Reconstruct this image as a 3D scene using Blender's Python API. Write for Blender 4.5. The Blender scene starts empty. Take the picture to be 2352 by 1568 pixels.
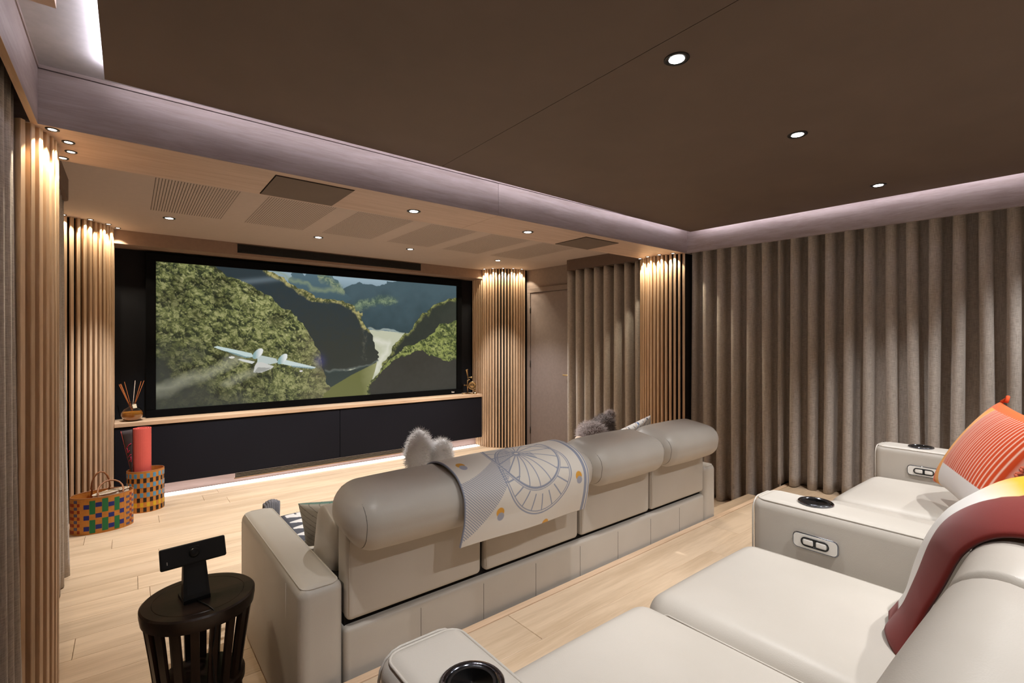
import bpy, bmesh, math, random
import numpy as np
from mathutils import Vector, Matrix
rnd = random.Random(7)
PI = math.pi
scene = bpy.context.scene
COL = scene.collection

# ------------------------------------------------------------------ camera / world / exposure
cam_d = bpy.data.cameras.new('camera'); cam_d.sensor_width = 36.0; cam_d.lens = 1115.0 / 2352.0 * 36.0
cam_d.clip_start = 0.02
cam = bpy.data.objects.new('camera', cam_d); COL.objects.link(cam)
cam.location = (0, 0, 1.40); cam.rotation_euler = (PI / 2, 0, -math.atan2(0.618664, 0.785671))
scene.camera = cam
w = bpy.data.worlds.new('world'); scene.world = w; w.use_nodes = True
w.node_tree.nodes['Background'].inputs[0].default_value = (0.02, 0.018, 0.016, 1)
w.node_tree.nodes['Background'].inputs[1].default_value = 1.0
vs = scene.view_settings; vs.view_transform = 'Standard'; vs.look = 'None'; vs.exposure = 0.30; vs.gamma = 1.0
vs.use_curve_mapping = False
P_DOWN = 48.0      # ceiling downlights
P_REAR = 76.0     # wide rear downlights
P_FAR = 112.0      # downlights near the screen
P_PIN = 9.0        # pin spots over slatted columns
E_COVE = 38.0      # cove tape emission
E_FLOORLED = 4.0

# ------------------------------------------------------------------ helpers
def lin(c):
    return tuple(((x / 12.92) if x <= 0.04045 else ((x + 0.055) / 1.055) ** 2.4) for x in c)
def hexl(h):
    h = h.lstrip('#'); return lin(tuple(int(h[i:i + 2], 16) / 255 for i in (0, 2, 4)))

MATS = {}
def mat(name, col=(.5, .5, .5), rough=.5, metal=0.0, spec=.5, emit=None, estr=0.0, trans=0.0, ior=1.45, coat=0.0, sheen=0.0):
    m = bpy.data.materials.new(name); m.use_nodes = True; MATS[name] = m
    b = m.node_tree.nodes['Principled BSDF']
    b.inputs['Base Color'].default_value = (*col, 1); b.inputs['Roughness'].default_value = rough
    b.inputs['Metallic'].default_value = metal; b.inputs['Specular IOR Level'].default_value = spec
    b.inputs['Transmission Weight'].default_value = trans; b.inputs['IOR'].default_value = ior
    b.inputs['Coat Weight'].default_value = coat; b.inputs['Sheen Weight'].default_value = sheen
    if emit:
        b.inputs['Emission Color'].default_value = (*emit, 1); b.inputs['Emission Strength'].default_value = estr
    return m
def nd(m, t, **kw):
    n = m.node_tree.nodes.new(t)
    for k, v in kw.items():
        if k.startswith('i_'):
            n.inputs[k[2:].replace('_', ' ')].default_value = v
        else:
            setattr(n, k, v)
    return n
def lk(m, a, b): m.node_tree.links.new(a, b)
def bsdf(m): return m.node_tree.nodes['Principled BSDF']
def mixcol(m, fac, a, b, blend='MIX'):
    n = m.node_tree.nodes.new('ShaderNodeMix'); n.data_type = 'RGBA'; n.blend_type = blend
    for sock, v in ((n.inputs[0], fac), (n.inputs[6], a), (n.inputs[7], b)):
        if isinstance(v, (int, float)): sock.default_value = v
        elif isinstance(v, tuple): sock.default_value = (*v[:3], 1)
        else: lk(m, v, sock)
    return n.outputs[2]
def ramp(m, fac, stops):
    n = m.node_tree.nodes.new('ShaderNodeValToRGB'); el = n.color_ramp.elements
    while len(el) < len(stops): el.new(0.5)
    for e, (p, c) in zip(el, stops):
        e.position = p; e.color = (*c, 1)
    lk(m, fac, n.inputs[0]); return n.outputs[0]
def bump(m, h, strength=.2, dist=.002):
    n = m.node_tree.nodes.new('ShaderNodeBump'); n.inputs['Strength'].default_value = strength; n.inputs['Distance'].default_value = dist
    lk(m, h, n.inputs['Height']); lk(m, n.outputs[0], bsdf(m).inputs['Normal'])
def coords(m, scale=(1, 1, 1), rand=0.0, kind='Object'):
    tc = nd(m, 'ShaderNodeTexCoord'); mp = nd(m, 'ShaderNodeMapping'); mp.inputs['Scale'].default_value = scale
    src = tc.outputs[kind]
    if rand:
        oi = nd(m, 'ShaderNodeObjectInfo'); mu = nd(m, 'ShaderNodeMath', operation='MULTIPLY'); mu.inputs[1].default_value = rand
        lk(m, oi.outputs['Random'], mu.inputs[0])
        ad = nd(m, 'ShaderNodeVectorMath', operation='ADD'); lk(m, src, ad.inputs[0]); lk(m, mu.outputs[0], ad.inputs[1]); src = ad.outputs[0]
    lk(m, src, mp.inputs['Vector']); return mp.outputs[0]
def noise(m, vec, scale, detail=4, rough=.55, dist=0.0):
    n = nd(m, 'ShaderNodeTexNoise'); n.inputs['Scale'].default_value = scale; n.inputs['Detail'].default_value = detail
    n.inputs['Roughness'].default_value = rough; n.inputs['Distortion'].default_value = dist
    lk(m, vec, n.inputs['Vector']); return n.outputs['Fac']

def wood(name, dark, light, axis='X', rough=.45, knots=False, rand=20.0, contrast=1.0, vary=.12, grain=1.0):
    m = mat(name, light, rough)
    s = {'X': (1.2, 14, 14), 'Y': (14, 1.2, 14), 'Z': (14, 14, 1.2)}[axis]
    v = coords(m, s, rand)
    a = noise(m, v, 1.0 * grain, 6, .6, .6); c = noise(m, v, 7.0 * grain, 3, .6)
    mx = nd(m, 'ShaderNodeMath', operation='MULTIPLY_ADD'); mx.inputs[1].default_value = .35; lk(m, c, mx.inputs[0]); lk(m, a, mx.inputs[2])
    sub = nd(m, 'ShaderNodeMath', operation='SUBTRACT'); lk(m, mx.outputs[0], sub.inputs[0]); sub.inputs[1].default_value = .17
    lo = .5 - .28 * contrast; 
    col = ramp(m, sub.outputs[0], [(.36, dark), (.62, light)])
    oi = nd(m, 'ShaderNodeObjectInfo')
    mr = nd(m, 'ShaderNodeMapRange'); lk(m, oi.outputs['Random'], mr.inputs[0]); mr.inputs[3].default_value = 1 - vary; mr.inputs[4].default_value = 1 + vary
    hs = nd(m, 'ShaderNodeHueSaturation'); lk(m, col, hs.inputs['Color']); lk(m, mr.outputs[0], hs.inputs['Value'])
    out = hs.outputs[0]
    if knots:
        sk = {'X': (1.0, 2.6, 1), 'Y': (2.6, 1.0, 1), 'Z': (1, 1, 1)}[axis]
        vk = coords(m, sk, rand)
        vo = nd(m, 'ShaderNodeTexVoronoi'); vo.inputs['Scale'].default_value = 1.9; lk(m, vk, vo.inputs['Vector'])
        kr = ramp(m, vo.outputs['Distance'], [(.015, (1, 1, 1)), (.055, (0, 0, 0))])
        sep = nd(m, 'ShaderNodeSeparateColor'); lk(m, vo.outputs['Color'], sep.inputs[0])
        gt = nd(m, 'ShaderNodeMath', operation='GREATER_THAN'); lk(m, sep.outputs[0], gt.inputs[0]); gt.inputs[1].default_value = .6
        mm = nd(m, 'ShaderNodeMath', operation='MULTIPLY'); lk(m, kr, mm.inputs[0]); lk(m, gt.outputs[0], mm.inputs[1])
        mk = nd(m, 'ShaderNodeMath', operation='MULTIPLY'); lk(m, mm.outputs[0], mk.inputs[0]); mk.inputs[1].default_value = .75
        out = mixcol(m, mk.outputs[0], out, (dark[0] * .35, dark[1] * .3, dark[2] * .25))
    lk(m, out, bsdf(m).inputs['Base Color'])
    bump(m, sub.outputs[0], .12, .001)
    return m

# ------------------------------------------------------------------ materials
M_floor = wood('floor_oak', (.575, .42, .275), (.71, .54, .375), 'X', .42, True, 30.0, vary=.07, grain=.8)
M_slat = wood('slat_oak', (.57, .38, .23), (.72, .52, .345), 'Z', .5, vary=.10)
M_shelf = wood('shelf_oak', (.60, .41, .26), (.74, .53, .36), 'X', .45, vary=.02)
M_beam = wood('beam_veneer', (.25, .19, .175), (.33, .262, .245), 'X', .55, vary=.02, grain=1.8)
M_beamY = wood('beam_veneer_long', (.25, .19, .175), (.33, .262, .245), 'Y', .55, vary=.02, grain=1.8)
M_soffit = wood('soffit_veneer', (.42, .30, .23), (.49, .36, .285), 'X', .5, vary=.02, grain=1.5)
M_edge = wood('edge_oak', (.36, .22, .12), (.46, .29, .17), 'Y', .5, vary=.02)
M_wenge = wood('dark_stained_wood', (.013, .007, .005), (.030, .016, .011), 'X', .28, vary=.1)
M_wengez = wood('dark_stained_slat', (.016, .009, .006), (.038, .02, .013), 'Z', .3, vary=.1)
def flat(name, col, rough=.8, var=.06, sc=30, **kw):
    m = mat(name, col, rough, **kw); v = coords(m)
    n = noise(m, v, sc, 3)
    c = ramp(m, n, [(.3, tuple(x * (1 - var) for x in col)), (.7, tuple(x * (1 + var) for x in col))])
    lk(m, c, bsdf(m).inputs['Base Color']); return m
M_ceil = flat('painted_ceiling', (.42, .345, .305), .7, .02)
M_panel = flat('dark_ceiling_panel', (.125, .090, .070), .75, .05, 4)
M_tray = flat('tray_ceiling', (.42, .40, .40), .7)
M_wall = flat('taupe_wall', (.215, .168, .145), .75)
M_door = flat('taupe_door', (.235, .19, .175), .5)
M_header = flat('header_brown', (.26, .175, .13), .6)
M_pelmet = flat('pelmet_brown', (.125, .080, .060), .6)
M_black = flat('black_velvet', (.004, .004, .0045), .95, spec=.1)
M_dark = flat('dark_backing', (.012, .010, .009), .9, spec=.2)
M_blackwall = flat('black_wall', (.006, .0065, .009), .7, spec=.3)
M_navy = flat('charcoal_fabric', (.008, .0083, .0135), .8, .1, 300, spec=.25)
M_plinth = wood('plinth_veneer', (.27, .19, .17), (.36, .26, .24), 'X', .5, vary=.02)
M_louver = mat('louver_metal', (.55, .53, .52), .35, .6)
M_ventblk = mat('vent_black', (.008, .008, .008), .5)
M_brass = mat('brass', (.85, .62, .30), .38, .8)
M_oldbrass = mat('aged_brass', (.42, .29, .15), .28, 1.0)
M_chrome = mat('black_chrome', (.20, .21, .24), .14, 1.0)
M_hinge = mat('hinge_dark', (.03, .025, .02), .4, .7)
M_ring = mat('downlight_ring', (.03, .03, .032), .3, .6)
M_blackpl = mat('black_plastic', (.006, .006, .0065), .35)
M_blackpl2 = mat('black_plastic_matte', (.011, .012, .014), .5)
M_lens = mat('downlight_lens', (1, 1, 1), .5, emit=(.95, .98, 1.0), estr=25.0)
M_lenspin = mat('pin_lens', (1, 1, 1), .5, emit=(1.0, .95, .86), estr=5.0)
M_cove = mat('cove_led', (1, 1, 1), .5, emit=(.90, .88, 1.0), estr=E_COVE)
M_fled = mat('floor_led', (1, 1, 1), .5, emit=(1.0, .94, .88), estr=E_FLOORLED)
M_foil = mat('plate_white', (.78, .75, .70), .35)
M_seam = mat('seam_thread', (.16, .14, .12), .8)
M_stitch = mat('seam_light_thread', (.53, .49, .43), .8)

def leather():
    m = mat('leather', (.50, .46, .405), .40, spec=.45)
    v = coords(m)
    n1 = noise(m, v, 3.0, 2); c = ramp(m, n1, [(.3, (.475, .435, .38)), (.7, (.525, .485, .43))])
    lk(m, c, bsdf(m).inputs['Base Color'])
    vo = nd(m, 'ShaderNodeTexVoronoi'); vo.inputs['Scale'].default_value = 420; lk(m, v, vo.inputs['Vector'])
    n2 = noise(m, v, 9.0, 3)
    ad = nd(m, 'ShaderNodeMath', operation='MULTIPLY_ADD'); ad.inputs[1].default_value = 6.0; lk(m, n2, ad.inputs[0]); lk(m, vo.outputs['Distance'], ad.inputs[2])
    bump(m, ad.outputs[0], .09, .0014)
    return m
M_leather = leather()
def linen():
    m = mat('linen_curtain', (.2, .17, .14), .9, spec=.15, sheen=.15)
    v1 = coords(m, (900, 900, 18)); v2 = coords(m, (40, 40, 700))
    a = noise(m, v1, 1, 2); b = noise(m, v2, 1, 2)
    mx = nd(m, 'ShaderNodeMath', operation='ADD'); lk(m, a, mx.inputs[0]); lk(m, b, mx.inputs[1])
    c = ramp(m, mx.outputs[0], [(.78 / 2 * 2 - .0, (.155, .128, .102)), (1.0, (.30, .255, .212))])
    hf = nd(m, 'ShaderNodeMath', operation='MULTIPLY'); hf.inputs[1].default_value = .5; lk(m, mx.outputs[0], hf.inputs[0])
    c = ramp(m, hf.outputs[0], [(.38, (.295, .257, .224)), (.62, (.57, .51, .457))])
    lk(m, c, bsdf(m).inputs['Base Color']); bump(m, hf.outputs[0], .3, .001)
    return m
M_linen = linen()
def vcol(name, rough=.9, emission=False, estr=1.0, sheen=0.0, fuzz=0):
    m = mat(name, (.5, .5, .5), rough, spec=.2, sheen=sheen)
    a = nd(m, 'ShaderNodeVertexColor'); a.layer_name = 'Col'
    if emission:
        bsdf(m).inputs['Base Color'].default_value = (.02, .02, .02, 1)
        lk(m, a.outputs[0], bsdf(m).inputs['Emission Color']); bsdf(m).inputs['Emission Strength'].default_value = estr
    else:
        lk(m, a.outputs[0], bsdf(m).inputs['Base Color'])
    if fuzz:
        v = coords(m); bump(m, noise(m, v, fuzz, 3), .35, .002)
    return m
M_screen = vcol('screen_picture', .6, True, .70)
M_print = vcol('woven_print', .95, sheen=.2, fuzz=1500)

# ------------------------------------------------------------------ mesh helpers
def mesh_obj(name, verts, faces, m, parent=None, smooth=False, loc=None, rot=None):
    me = bpy.data.meshes.new(name); me.from_pydata([tuple(v) for v in verts], [], faces); me.update()
    if smooth: me.shade_smooth()
    if smooth == 'auto': me.set_sharp_from_angle(angle=.6)
    if m: me.materials.append(m)
    o = bpy.data.objects.new(name, me); COL.objects.link(o)
    if parent: o.parent = parent
    if loc is not None: o.location = loc
    if rot is not None: o.rotation_euler = rot
    return o
def from_bm(name, bm, m, parent=None, smooth=False, loc=None, rot=None):
    me = bpy.data.meshes.new(name); bm.to_mesh(me); bm.free()
    if smooth: me.shade_smooth()
    if m: me.materials.append(m)
    o = bpy.data.objects.new(name, me); COL.objects.link(o)
    if parent: o.parent = parent
    if loc is not None: o.location = loc
    if rot is not None: o.rotation_euler = rot
    return o
def tag(o, label, cat=None, group=None, kind=None):
    o['label'] = label
    if cat: o['category'] = cat
    if group: o['group'] = group
    if kind: o['kind'] = kind
    return o
def thing(name, label, cat, loc=(0, 0, 0), rotz=0.0, group=None, rot=None):
    o = bpy.data.objects.new(name, None); COL.objects.link(o); o.empty_display_size = .1
    o.location = loc; o.rotation_euler = rot if rot is not None else (0, 0, rotz)
    return tag(o, label, cat, group)
def struct(o, label=None):
    o['kind'] = 'structure'
    if label: o['label'] = label
    return o

class MB:
    def __init__(s): s.v = []; s.f = []
    def add(s, v, f):
        n = len(s.v); s.v += [tuple(p) for p in v]; s.f += [tuple(i + n for i in q) for q in f]; return s
    def box(s, x0, x1, y0, y1, z0, z1):
        return s.add([(x0, y0, z0), (x1, y0, z0), (x1, y1, z0), (x0, y1, z0), (x0, y0, z1), (x1, y0, z1), (x1, y1, z1), (x0, y1, z1)],
                     [(3, 2, 1, 0), (4, 5, 6, 7), (0, 1, 5, 4), (1, 2, 6, 5), (2, 3, 7, 6), (3, 0, 4, 7)])
    def prism(s, poly, z0, z1):
        n = len(poly); a = sum(poly[i][0] * poly[(i + 1) % n][1] - poly[(i + 1) % n][0] * poly[i][1] for i in range(n))
        if a < 0: poly = poly[::-1]
        v = [(x, y, z0) for x, y in poly] + [(x, y, z1) for x, y in poly]
        f = [tuple(range(n))[::-1], tuple(range(n, 2 * n))] + [(i, (i + 1) % n, n + (i + 1) % n, n + i) for i in range(n)]
        return s.add(v, f)
    def tube(s, pts, r, n=8, closed=False, caps=True):
        pts = [Vector(p) for p in pts]; N = len(pts); v = []; up = None
        rs = r if isinstance(r, (list, tuple)) else [r] * N
        for i, p in enumerate(pts):
            a = pts[(i - 1) % N] if (closed or i > 0) else p; b = pts[(i + 1) % N] if (closed or i < N - 1) else p
            d = (b - a).normalized()
            if up is None:
                up = Vector((0, 0, 1)) if abs(d.z) < .9 else Vector((1, 0, 0))
            x = d.cross(up)
            if x.length < 1e-6: x = d.orthogonal()
            x.normalize(); up = x.cross(d).normalized()
            for k in range(n):
                t = 2 * PI * k / n; v.append(p + (x * math.cos(t) + up * math.sin(t)) * rs[i])
        f = []
        for i in range(N if closed else N - 1):
            j = (i + 1) % N
            for k in range(n): f.append((i * n + k, i * n + (k + 1) % n, j * n + (k + 1) % n, j * n + k))
        if caps and not closed: f += [tuple(range(n))[::-1], tuple((N - 1) * n + k for k in range(n))]
        return s.add(v, f)
    def lathe(s, prof, n=32, c=(0, 0, 0), sx=1.0, sy=1.0):
        v = []; f = []; m_ = len(prof)
        for k in range(n):
            t = 2 * PI * k / n
            for r, z in prof: v.append((c[0] + r * sx * math.cos(t), c[1] + r * sy * math.sin(t), c[2] + z))
        for k in range(n):
            j = (k + 1) % n
            for i in range(m_ - 1): f.append((k * m_ + i, j * m_ + i, j * m_ + i + 1, k * m_ + i + 1))
        if prof[0][0] > 1e-6: f.append(tuple(k * m_ for k in range(n))[::-1])
        if prof[-1][0] > 1e-6: f.append(tuple(k * m_ + m_ - 1 for k in range(n)))
        return s.add(v, f)
    def obj(s, name, m, parent=None, smooth=False, loc=None, rot=None):
        return mesh_obj(name, s.v, s.f, m, parent, smooth, loc, rot)

def boxo(name, m, x0, x1, y0, y1, z0, z1, parent=None, bev=0.0, seg=2, loc=None, rot=None):
    bm = bmesh.new(); bmesh.ops.create_cube(bm, size=1.0)
    for v in bm.verts: v.co = Vector(((x0 + x1) / 2 + v.co.x * (x1 - x0), (y0 + y1) / 2 + v.co.y * (y1 - y0), (z0 + z1) / 2 + v.co.z * (z1 - z0)))
    if bev: bmesh.ops.bevel(bm, geom=bm.edges[:], offset=bev, segments=seg, affect='EDGES', profile=.5)
    return from_bm(name, bm, m, parent, False, loc, rot)

def soft_data(h, r, k=4, m=6, puff=(0, 0, 0), fn=None):
    def axis(H):
        fl = H - r; a = [fl * t for t in np.linspace(-1, 1, m + 1)]
        arc = [r * math.tan(PI / 4 * i / k) for i in range(1, k + 1)]
        return [-fl - d for d in arc[::-1]] + a + [fl + d for d in arc]
    ax = [axis(H) for H in h]; idx = {}; V = []; F = []
    def vid(p):
        key = tuple(round(c, 6) for c in p)
        if key in idx: return idx[key]
        q = [max(-(h[i] - r), min(h[i] - r, p[i])) for i in range(3)]
        d = [p[i] - q[i] for i in range(3)]; L = math.sqrt(sum(c * c for c in d)) or 1.0
        P = [q[i] + r * d[i] / L for i in range(3)]
        u = [P[i] / h[i] for i in range(3)]
        g = [1 - min(1, c * c) for c in u]
        P[0] += puff[0] * u[0] * g[1] * g[2]; P[1] += puff[1] * u[1] * g[0] * g[2]; P[2] += puff[2] * u[2] * g[0] * g[1]
        if fn: P = fn(P, u)
        idx[key] = len(V); V.append(tuple(P)); return idx[key]
    for a in range(3):
        b, c = (a + 1) % 3, (a + 2) % 3
        for s in (-1, 1):
            A, B = ax[b], ax[c]
            for i in range(len(A) - 1):
                for j in range(len(B) - 1):
                    quad = []
                    for (ii, jj) in ((i, j), (i + 1, j), (i + 1, j + 1), (i, j + 1)):
                        p = [0, 0, 0]; p[a] = s * h[a]; p[b] = A[ii]; p[c] = B[jj]; quad.append(vid(p))
                    F.append(tuple(quad) if s > 0 else tuple(quad[::-1]))
    return V, F
def soft(name, m, c, h, r, parent=None, puff=(0, 0, 0), rot=None, k=4, n=6, fn=None):
    V, F = soft_data(h, r, k, n, puff, fn)
    return mesh_obj(name, V, F, m, parent, True, c, rot)
def copy_tree(o, parent=None):
    c = o.copy(); COL.objects.link(c); c.parent = parent
    for ch in list(o.children): copy_tree(ch, c)
    return c
def colors(o, cols):
    a = o.data.color_attributes.new('Col', 'FLOAT_COLOR', 'POINT')
    arr = np.ones((len(cols), 4), np.float32); arr[:, :3] = cols; a.data.foreach_set('color', arr.ravel())
def vnoise(x, y, seed=0):
    r = np.random.RandomState(seed); T = r.rand(256, 256)
    xi = np.floor(x).astype(int); yi = np.floor(y).astype(int); fx = x - xi; fy = y - yi
    fx = fx * fx * (3 - 2 * fx); fy = fy * fy * (3 - 2 * fy)
    g = lambda a, b: T[a % 256, b % 256]
    return (g(xi, yi) * (1 - fx) + g(xi + 1, yi) * fx) * (1 - fy) + (g(xi, yi + 1) * (1 - fx) + g(xi + 1, yi + 1) * fx) * fy
def fbm(x, y, sc, oc=4, seed=0):
    s = 0; a = .5; t = 0
    for i in range(oc):
        s = s + a * vnoise(x * sc + 17.3 * i, y * sc + 5.1 * i, seed + i); t += a; a *= .5; sc *= 2.03
    return s / t
def inpoly(x, y, P):
    c = np.zeros(x.shape, bool); n = len(P); j = n - 1
    for i in range(n):
        xi, yi = P[i]; xj, yj = P[j]
        if yi != yj:
            c ^= ((yi > y) != (yj > y)) & (x < (xj - xi) * (y - yi) / (yj - yi) + xi)
        j = i
    return c

# ------------------------------------------------------------------ levels of the place
ZC, ZS, ZP, ZT = 2.356, 2.20, 2.37, 2.42      # painted ceiling, soffit, dark floating panel, tray ceiling
HP = 0.255                                     # height of the seating platform
YB = 2.48                                      # room-side face of the cross beam
def RX(y, off=0.0): return 4.21 + .077 * (5.02 - y) + off      # the right wall runs at a slight angle
RANG = math.atan(.077)

# ------------------------------------------------------------------ floor
fl = struct(boxo('floor', M_dark, -.6, 4.75, 1.60, 5.75, -.06, -.0125), 'light oak plank floor of the lower level')
def planks(parent, y0, y1, x0, x1, z, wd, skip=None, seed=1, mat_=M_floor, th=.012):
    r = random.Random(seed); y = y0; cache = {}
    while y < y1 - .01:
        ye = min(y + wd, y1); x = x0 - r.uniform(.2, 1.7)
        while x < x1:
            L = r.choice((1.5, 1.8, 2.1)); a = max(x, x0); b = min(x + L, x1)
            if b - a > .02:
                key = (round(b - a, 4), round(ye - y, 4))
                if key not in cache:
                    hx, hy, e = (b - a) / 2 - .0008, (ye - y) / 2 - .0008, .0016
                    mb = MB(); mb.add([(-hx, -hy, -th), (hx, -hy, -th), (hx, hy, -th), (-hx, hy, -th), (-hx, -hy, -e), (hx, -hy, -e), (hx, hy, -e), (-hx, hy, -e),
                                       (-hx + e, -hy + e, 0), (hx - e, -hy + e, 0), (hx - e, hy - e, 0), (-hx + e, hy - e, 0)],
                                      [(3, 2, 1, 0), (0, 1, 5, 4), (1, 2, 6, 5), (2, 3, 7, 6), (3, 0, 4, 7), (4, 5, 9, 8), (5, 6, 10, 9), (6, 7, 11, 10), (7, 4, 8, 11), (8, 9, 10, 11)])
                    o = mb.obj('plank', mat_, parent, loc=((a + b) / 2, (y + ye) / 2, z)); cache[key] = o.data
                else:
                    o = bpy.data.objects.new('plank', cache[key]); COL.objects.link(o); o.parent = parent; o.location = ((a + b) / 2, (y + ye) / 2, z)
            x += L
        y = ye
planks(fl, 1.70, 5.62, -.5, 4.5, 0.0, .196, seed=4)
PE = lambda x: 1.632 + .0215 * (x - .71)       # front edge of the platform
pf = struct(MB().prism([(-.6, -2.3), (4.8, -2.3), (4.8, PE(4.8) - .03), (-.6, PE(-.6) - .03)], 0.0, HP - .0125).obj('floor_platform', M_floor), 'raised oak platform under the rear seat row')
pl = bpy.data.objects.new('plank_field', None)
ang = math.atan(.0215)
pfe = pf
def plat_planks():
    r = random.Random(3); c, s = math.cos(ang), math.sin(ang); wd = .21
    for k in range(9):
        v1 = -.036 - k * wd; v0 = v1 - wd; u = -.6 - r.uniform(0, 1.5)
        while u < 4.9:
            L = r.choice((1.6, 1.9, 2.2)); a = max(u, -.55); b = min(u + L, 4.75)
            if b - a > .03:
                e = .0015; hx = (b - a) / 2 - .0008; hy = wd / 2 - .0008
                mb = MB(); mb.add([(-hx, -hy, -.012), (hx, -hy, -.012), (hx, hy, -.012), (-hx, hy, -.012), (-hx, -hy, -e), (hx, -hy, -e), (hx, hy, -e), (-hx, hy, -e),
                                   (-hx + e, -hy + e, 0), (hx - e, -hy + e, 0), (hx - e, hy - e, 0), (-hx + e, hy - e, 0)],
                                  [(3, 2, 1, 0), (0, 1, 5, 4), (1, 2, 6, 5), (2, 3, 7, 6), (3, 0, 4, 7), (4, 5, 9, 8), (5, 6, 10, 9), (6, 7, 11, 10), (7, 4, 8, 11), (8, 9, 10, 11)])
                uc, vc = (a + b) / 2, (v0 + v1) / 2
                mb.obj('plank', M_floor, pf, loc=(.71 + (uc - .71) * c - vc * s, 1.632 + (uc - .71) * s + vc * c, HP), rot=(0, 0, ang))
            u += L
plat_planks()
struct(MB().prism([(-.6, PE(-.6) - .034), (4.7, PE(4.7) - .034), (4.7, PE(4.7)), (-.6, PE(-.6))], HP - .035, HP + .001).obj('trim_1', M_shelf), 'oak nosing along the platform edge')
st = struct(boxo('floor_step', M_floor, 3.12, 4.045, 1.72, 1.95, 0, .128), 'low oak step beside the front sofa')
planks(st, 1.72, 1.95, 3.12, 4.045, .14, .23, seed=9)

# ------------------------------------------------------------------ walls
struct(boxo('wall_front', M_blackwall, -.6, 4.6, 5.62, 5.75, 0, 2.6), 'black wall behind the cinema screen')
struct(boxo('wall_left', M_wall, -.62, -.50, -2.3, 5.75, 0, 2.6), 'taupe left wall')
struct(MB().prism([(RX(5.75), 5.75), (RX(5.75) + .12, 5.75), (RX(-2.3) + .12, -2.3), (RX(-2.3), -2.3)], 0, 2.6).obj('wall_right', M_wall), 'taupe right wall with the door')
struct(boxo('wall_back', M_wall, -.6, 4.95, -2.4, -2.3, 0, 2.6), 'taupe rear wall')
# ------------------------------------------------------------------ ceilings
ceil = struct(boxo('ceiling', M_ceil, -.6, 4.6, 2.92, 5.75, ZC, ZC + .1), 'painted ceiling in front of the screen')
def perforated(x0):
    mb = MB()
    for i in range(29):
        x = x0 + .435 * i / 28
        for j in range(38):
            y = 3.51 + .885 * j / 38
            mb.add([(x - .0022, y, ZC - .0006), (x + .0022, y, ZC - .0006), (x + .0022, y + .0135, ZC - .0006), (x - .0022, y + .0135, ZC - .0006)], [(3, 2, 1, 0)])
    o = mb.obj('perforation_field', M_dark, ceil); o['kind'] = 'stuff'
for k in range(6): perforated(.12 + .605 * k)
tray = struct(MB().prism([(-.6, -2.3), (4.9, -2.3), (4.6, YB + .06), (-.6, YB + .06)], ZT, ZT + .1).obj('ceiling_tray', M_tray), 'pale tray ceiling above the dark floating panel')
def panel_edge(y): return 3.90 + .0687 * (2.41 - y)
for nm, lab, a, b in (('ceiling_panel', 'dark brown floating ceiling panel, left part', -.073, 1.358), ('ceiling_panel', 'dark brown floating ceiling panel with downlights, right part', 1.3605, None)):
    if b: poly = [(a, -1.9), (b, -1.9), (b, 2.36), (a, 2.345)]
    else: poly = [(a, -1.9), (panel_edge(-1.9), -1.9), (panel_edge(2.40), 2.40), (a, 2.36)]
    struct(MB().prism(poly, ZP, ZP + .022).obj(nm, M_panel), lab)
# cove LED tapes lying on top of the floating panel
def tape(p0, p1, lab):
    d = (Vector(p1) - Vector(p0)).normalized(); n = Vector((-d.y, d.x)) * .006
    o = MB().prism([(p0[0] + n.x, p0[1] + n.y), (p1[0] + n.x, p1[1] + n.y), (p1[0] - n.x, p1[1] - n.y), (p0[0] - n.x, p0[1] - n.y)], ZP + .022, ZP + .028).obj('led_tape', M_cove)
    tag(o, lab, 'light strip', 'cove light tapes')
tape((-.064, -1.85), (-.064, 2.32), 'white cove light tape along the left edge of the dark ceiling panel')
tape((-.05, 2.332), (3.87, 2.385), 'white cove light tape along the screen-side edge of the dark ceiling panel')
tape((panel_edge(2.36) - .010, 2.36), (panel_edge(-1.8) - .010, -1.8), 'white cove light tape along the curtain-side edge of the dark ceiling panel')
# cross beam (two boards butt-jointed), soffit, edge strips
XR = RX(YB, -.434)
for lab, a, b in (('brown veneered cross beam, part left of the joint', -.50, 1.842), ('brown veneered cross beam, part right of the joint', 1.844, 4.62)):
    struct(boxo('ceiling_beam', M_beam, a, b, YB, YB + .02, ZS, 2.404), lab)
    struct(boxo('ceiling_soffit', M_soffit, a, b, YB + .0005, 2.92, ZS - .0004, ZS + .018), 'veneered soffit behind the ' + ('left' if a < 0 else 'right') + ' part of the cross beam')
struct(boxo('trim_2', M_beam, -.27, XR + .3, YB - .003, YB + .02, 2.407, ZT), 'thin veneer strip on top of the cross beam')
struct(boxo('ceiling_riser', M_ceil, -.6, 4.6, 2.905, 2.92, ZS + .018, ZC), 'upright edge of the soffit')
lb = struct(boxo('ceiling_side_beam', M_beamY, -.284, -.266, -2.3, YB, ZS, 2.404), 'veneered left side beam board')
struct(boxo('trim_3', M_edge, -.2845, -.2655, -2.3, YB, ZS - .003, ZS), 'oak lower edge of the left side beam')
struct(boxo('trim_4', M_beamY, -.284, -.263, -2.3, YB, 2.407, ZT), 'thin veneer strip on the left side beam')
rb = [(RX(YB, -.434), YB), (RX(-2.3, -.434), -2.3), (RX(-2.3, -.416), -2.3), (RX(YB, -.416), YB)]
struct(MB().prism(rb, ZS, ZT).obj('ceiling_side_beam', M_beamY), 'veneered right side beam board above the long curtain')
struct(boxo('trim_5', M_soffit, -.264, -.168, 1.25, 1.93, ZP - .002, ZT), 'boxed piece on the tray ceiling by the left beam')

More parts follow.
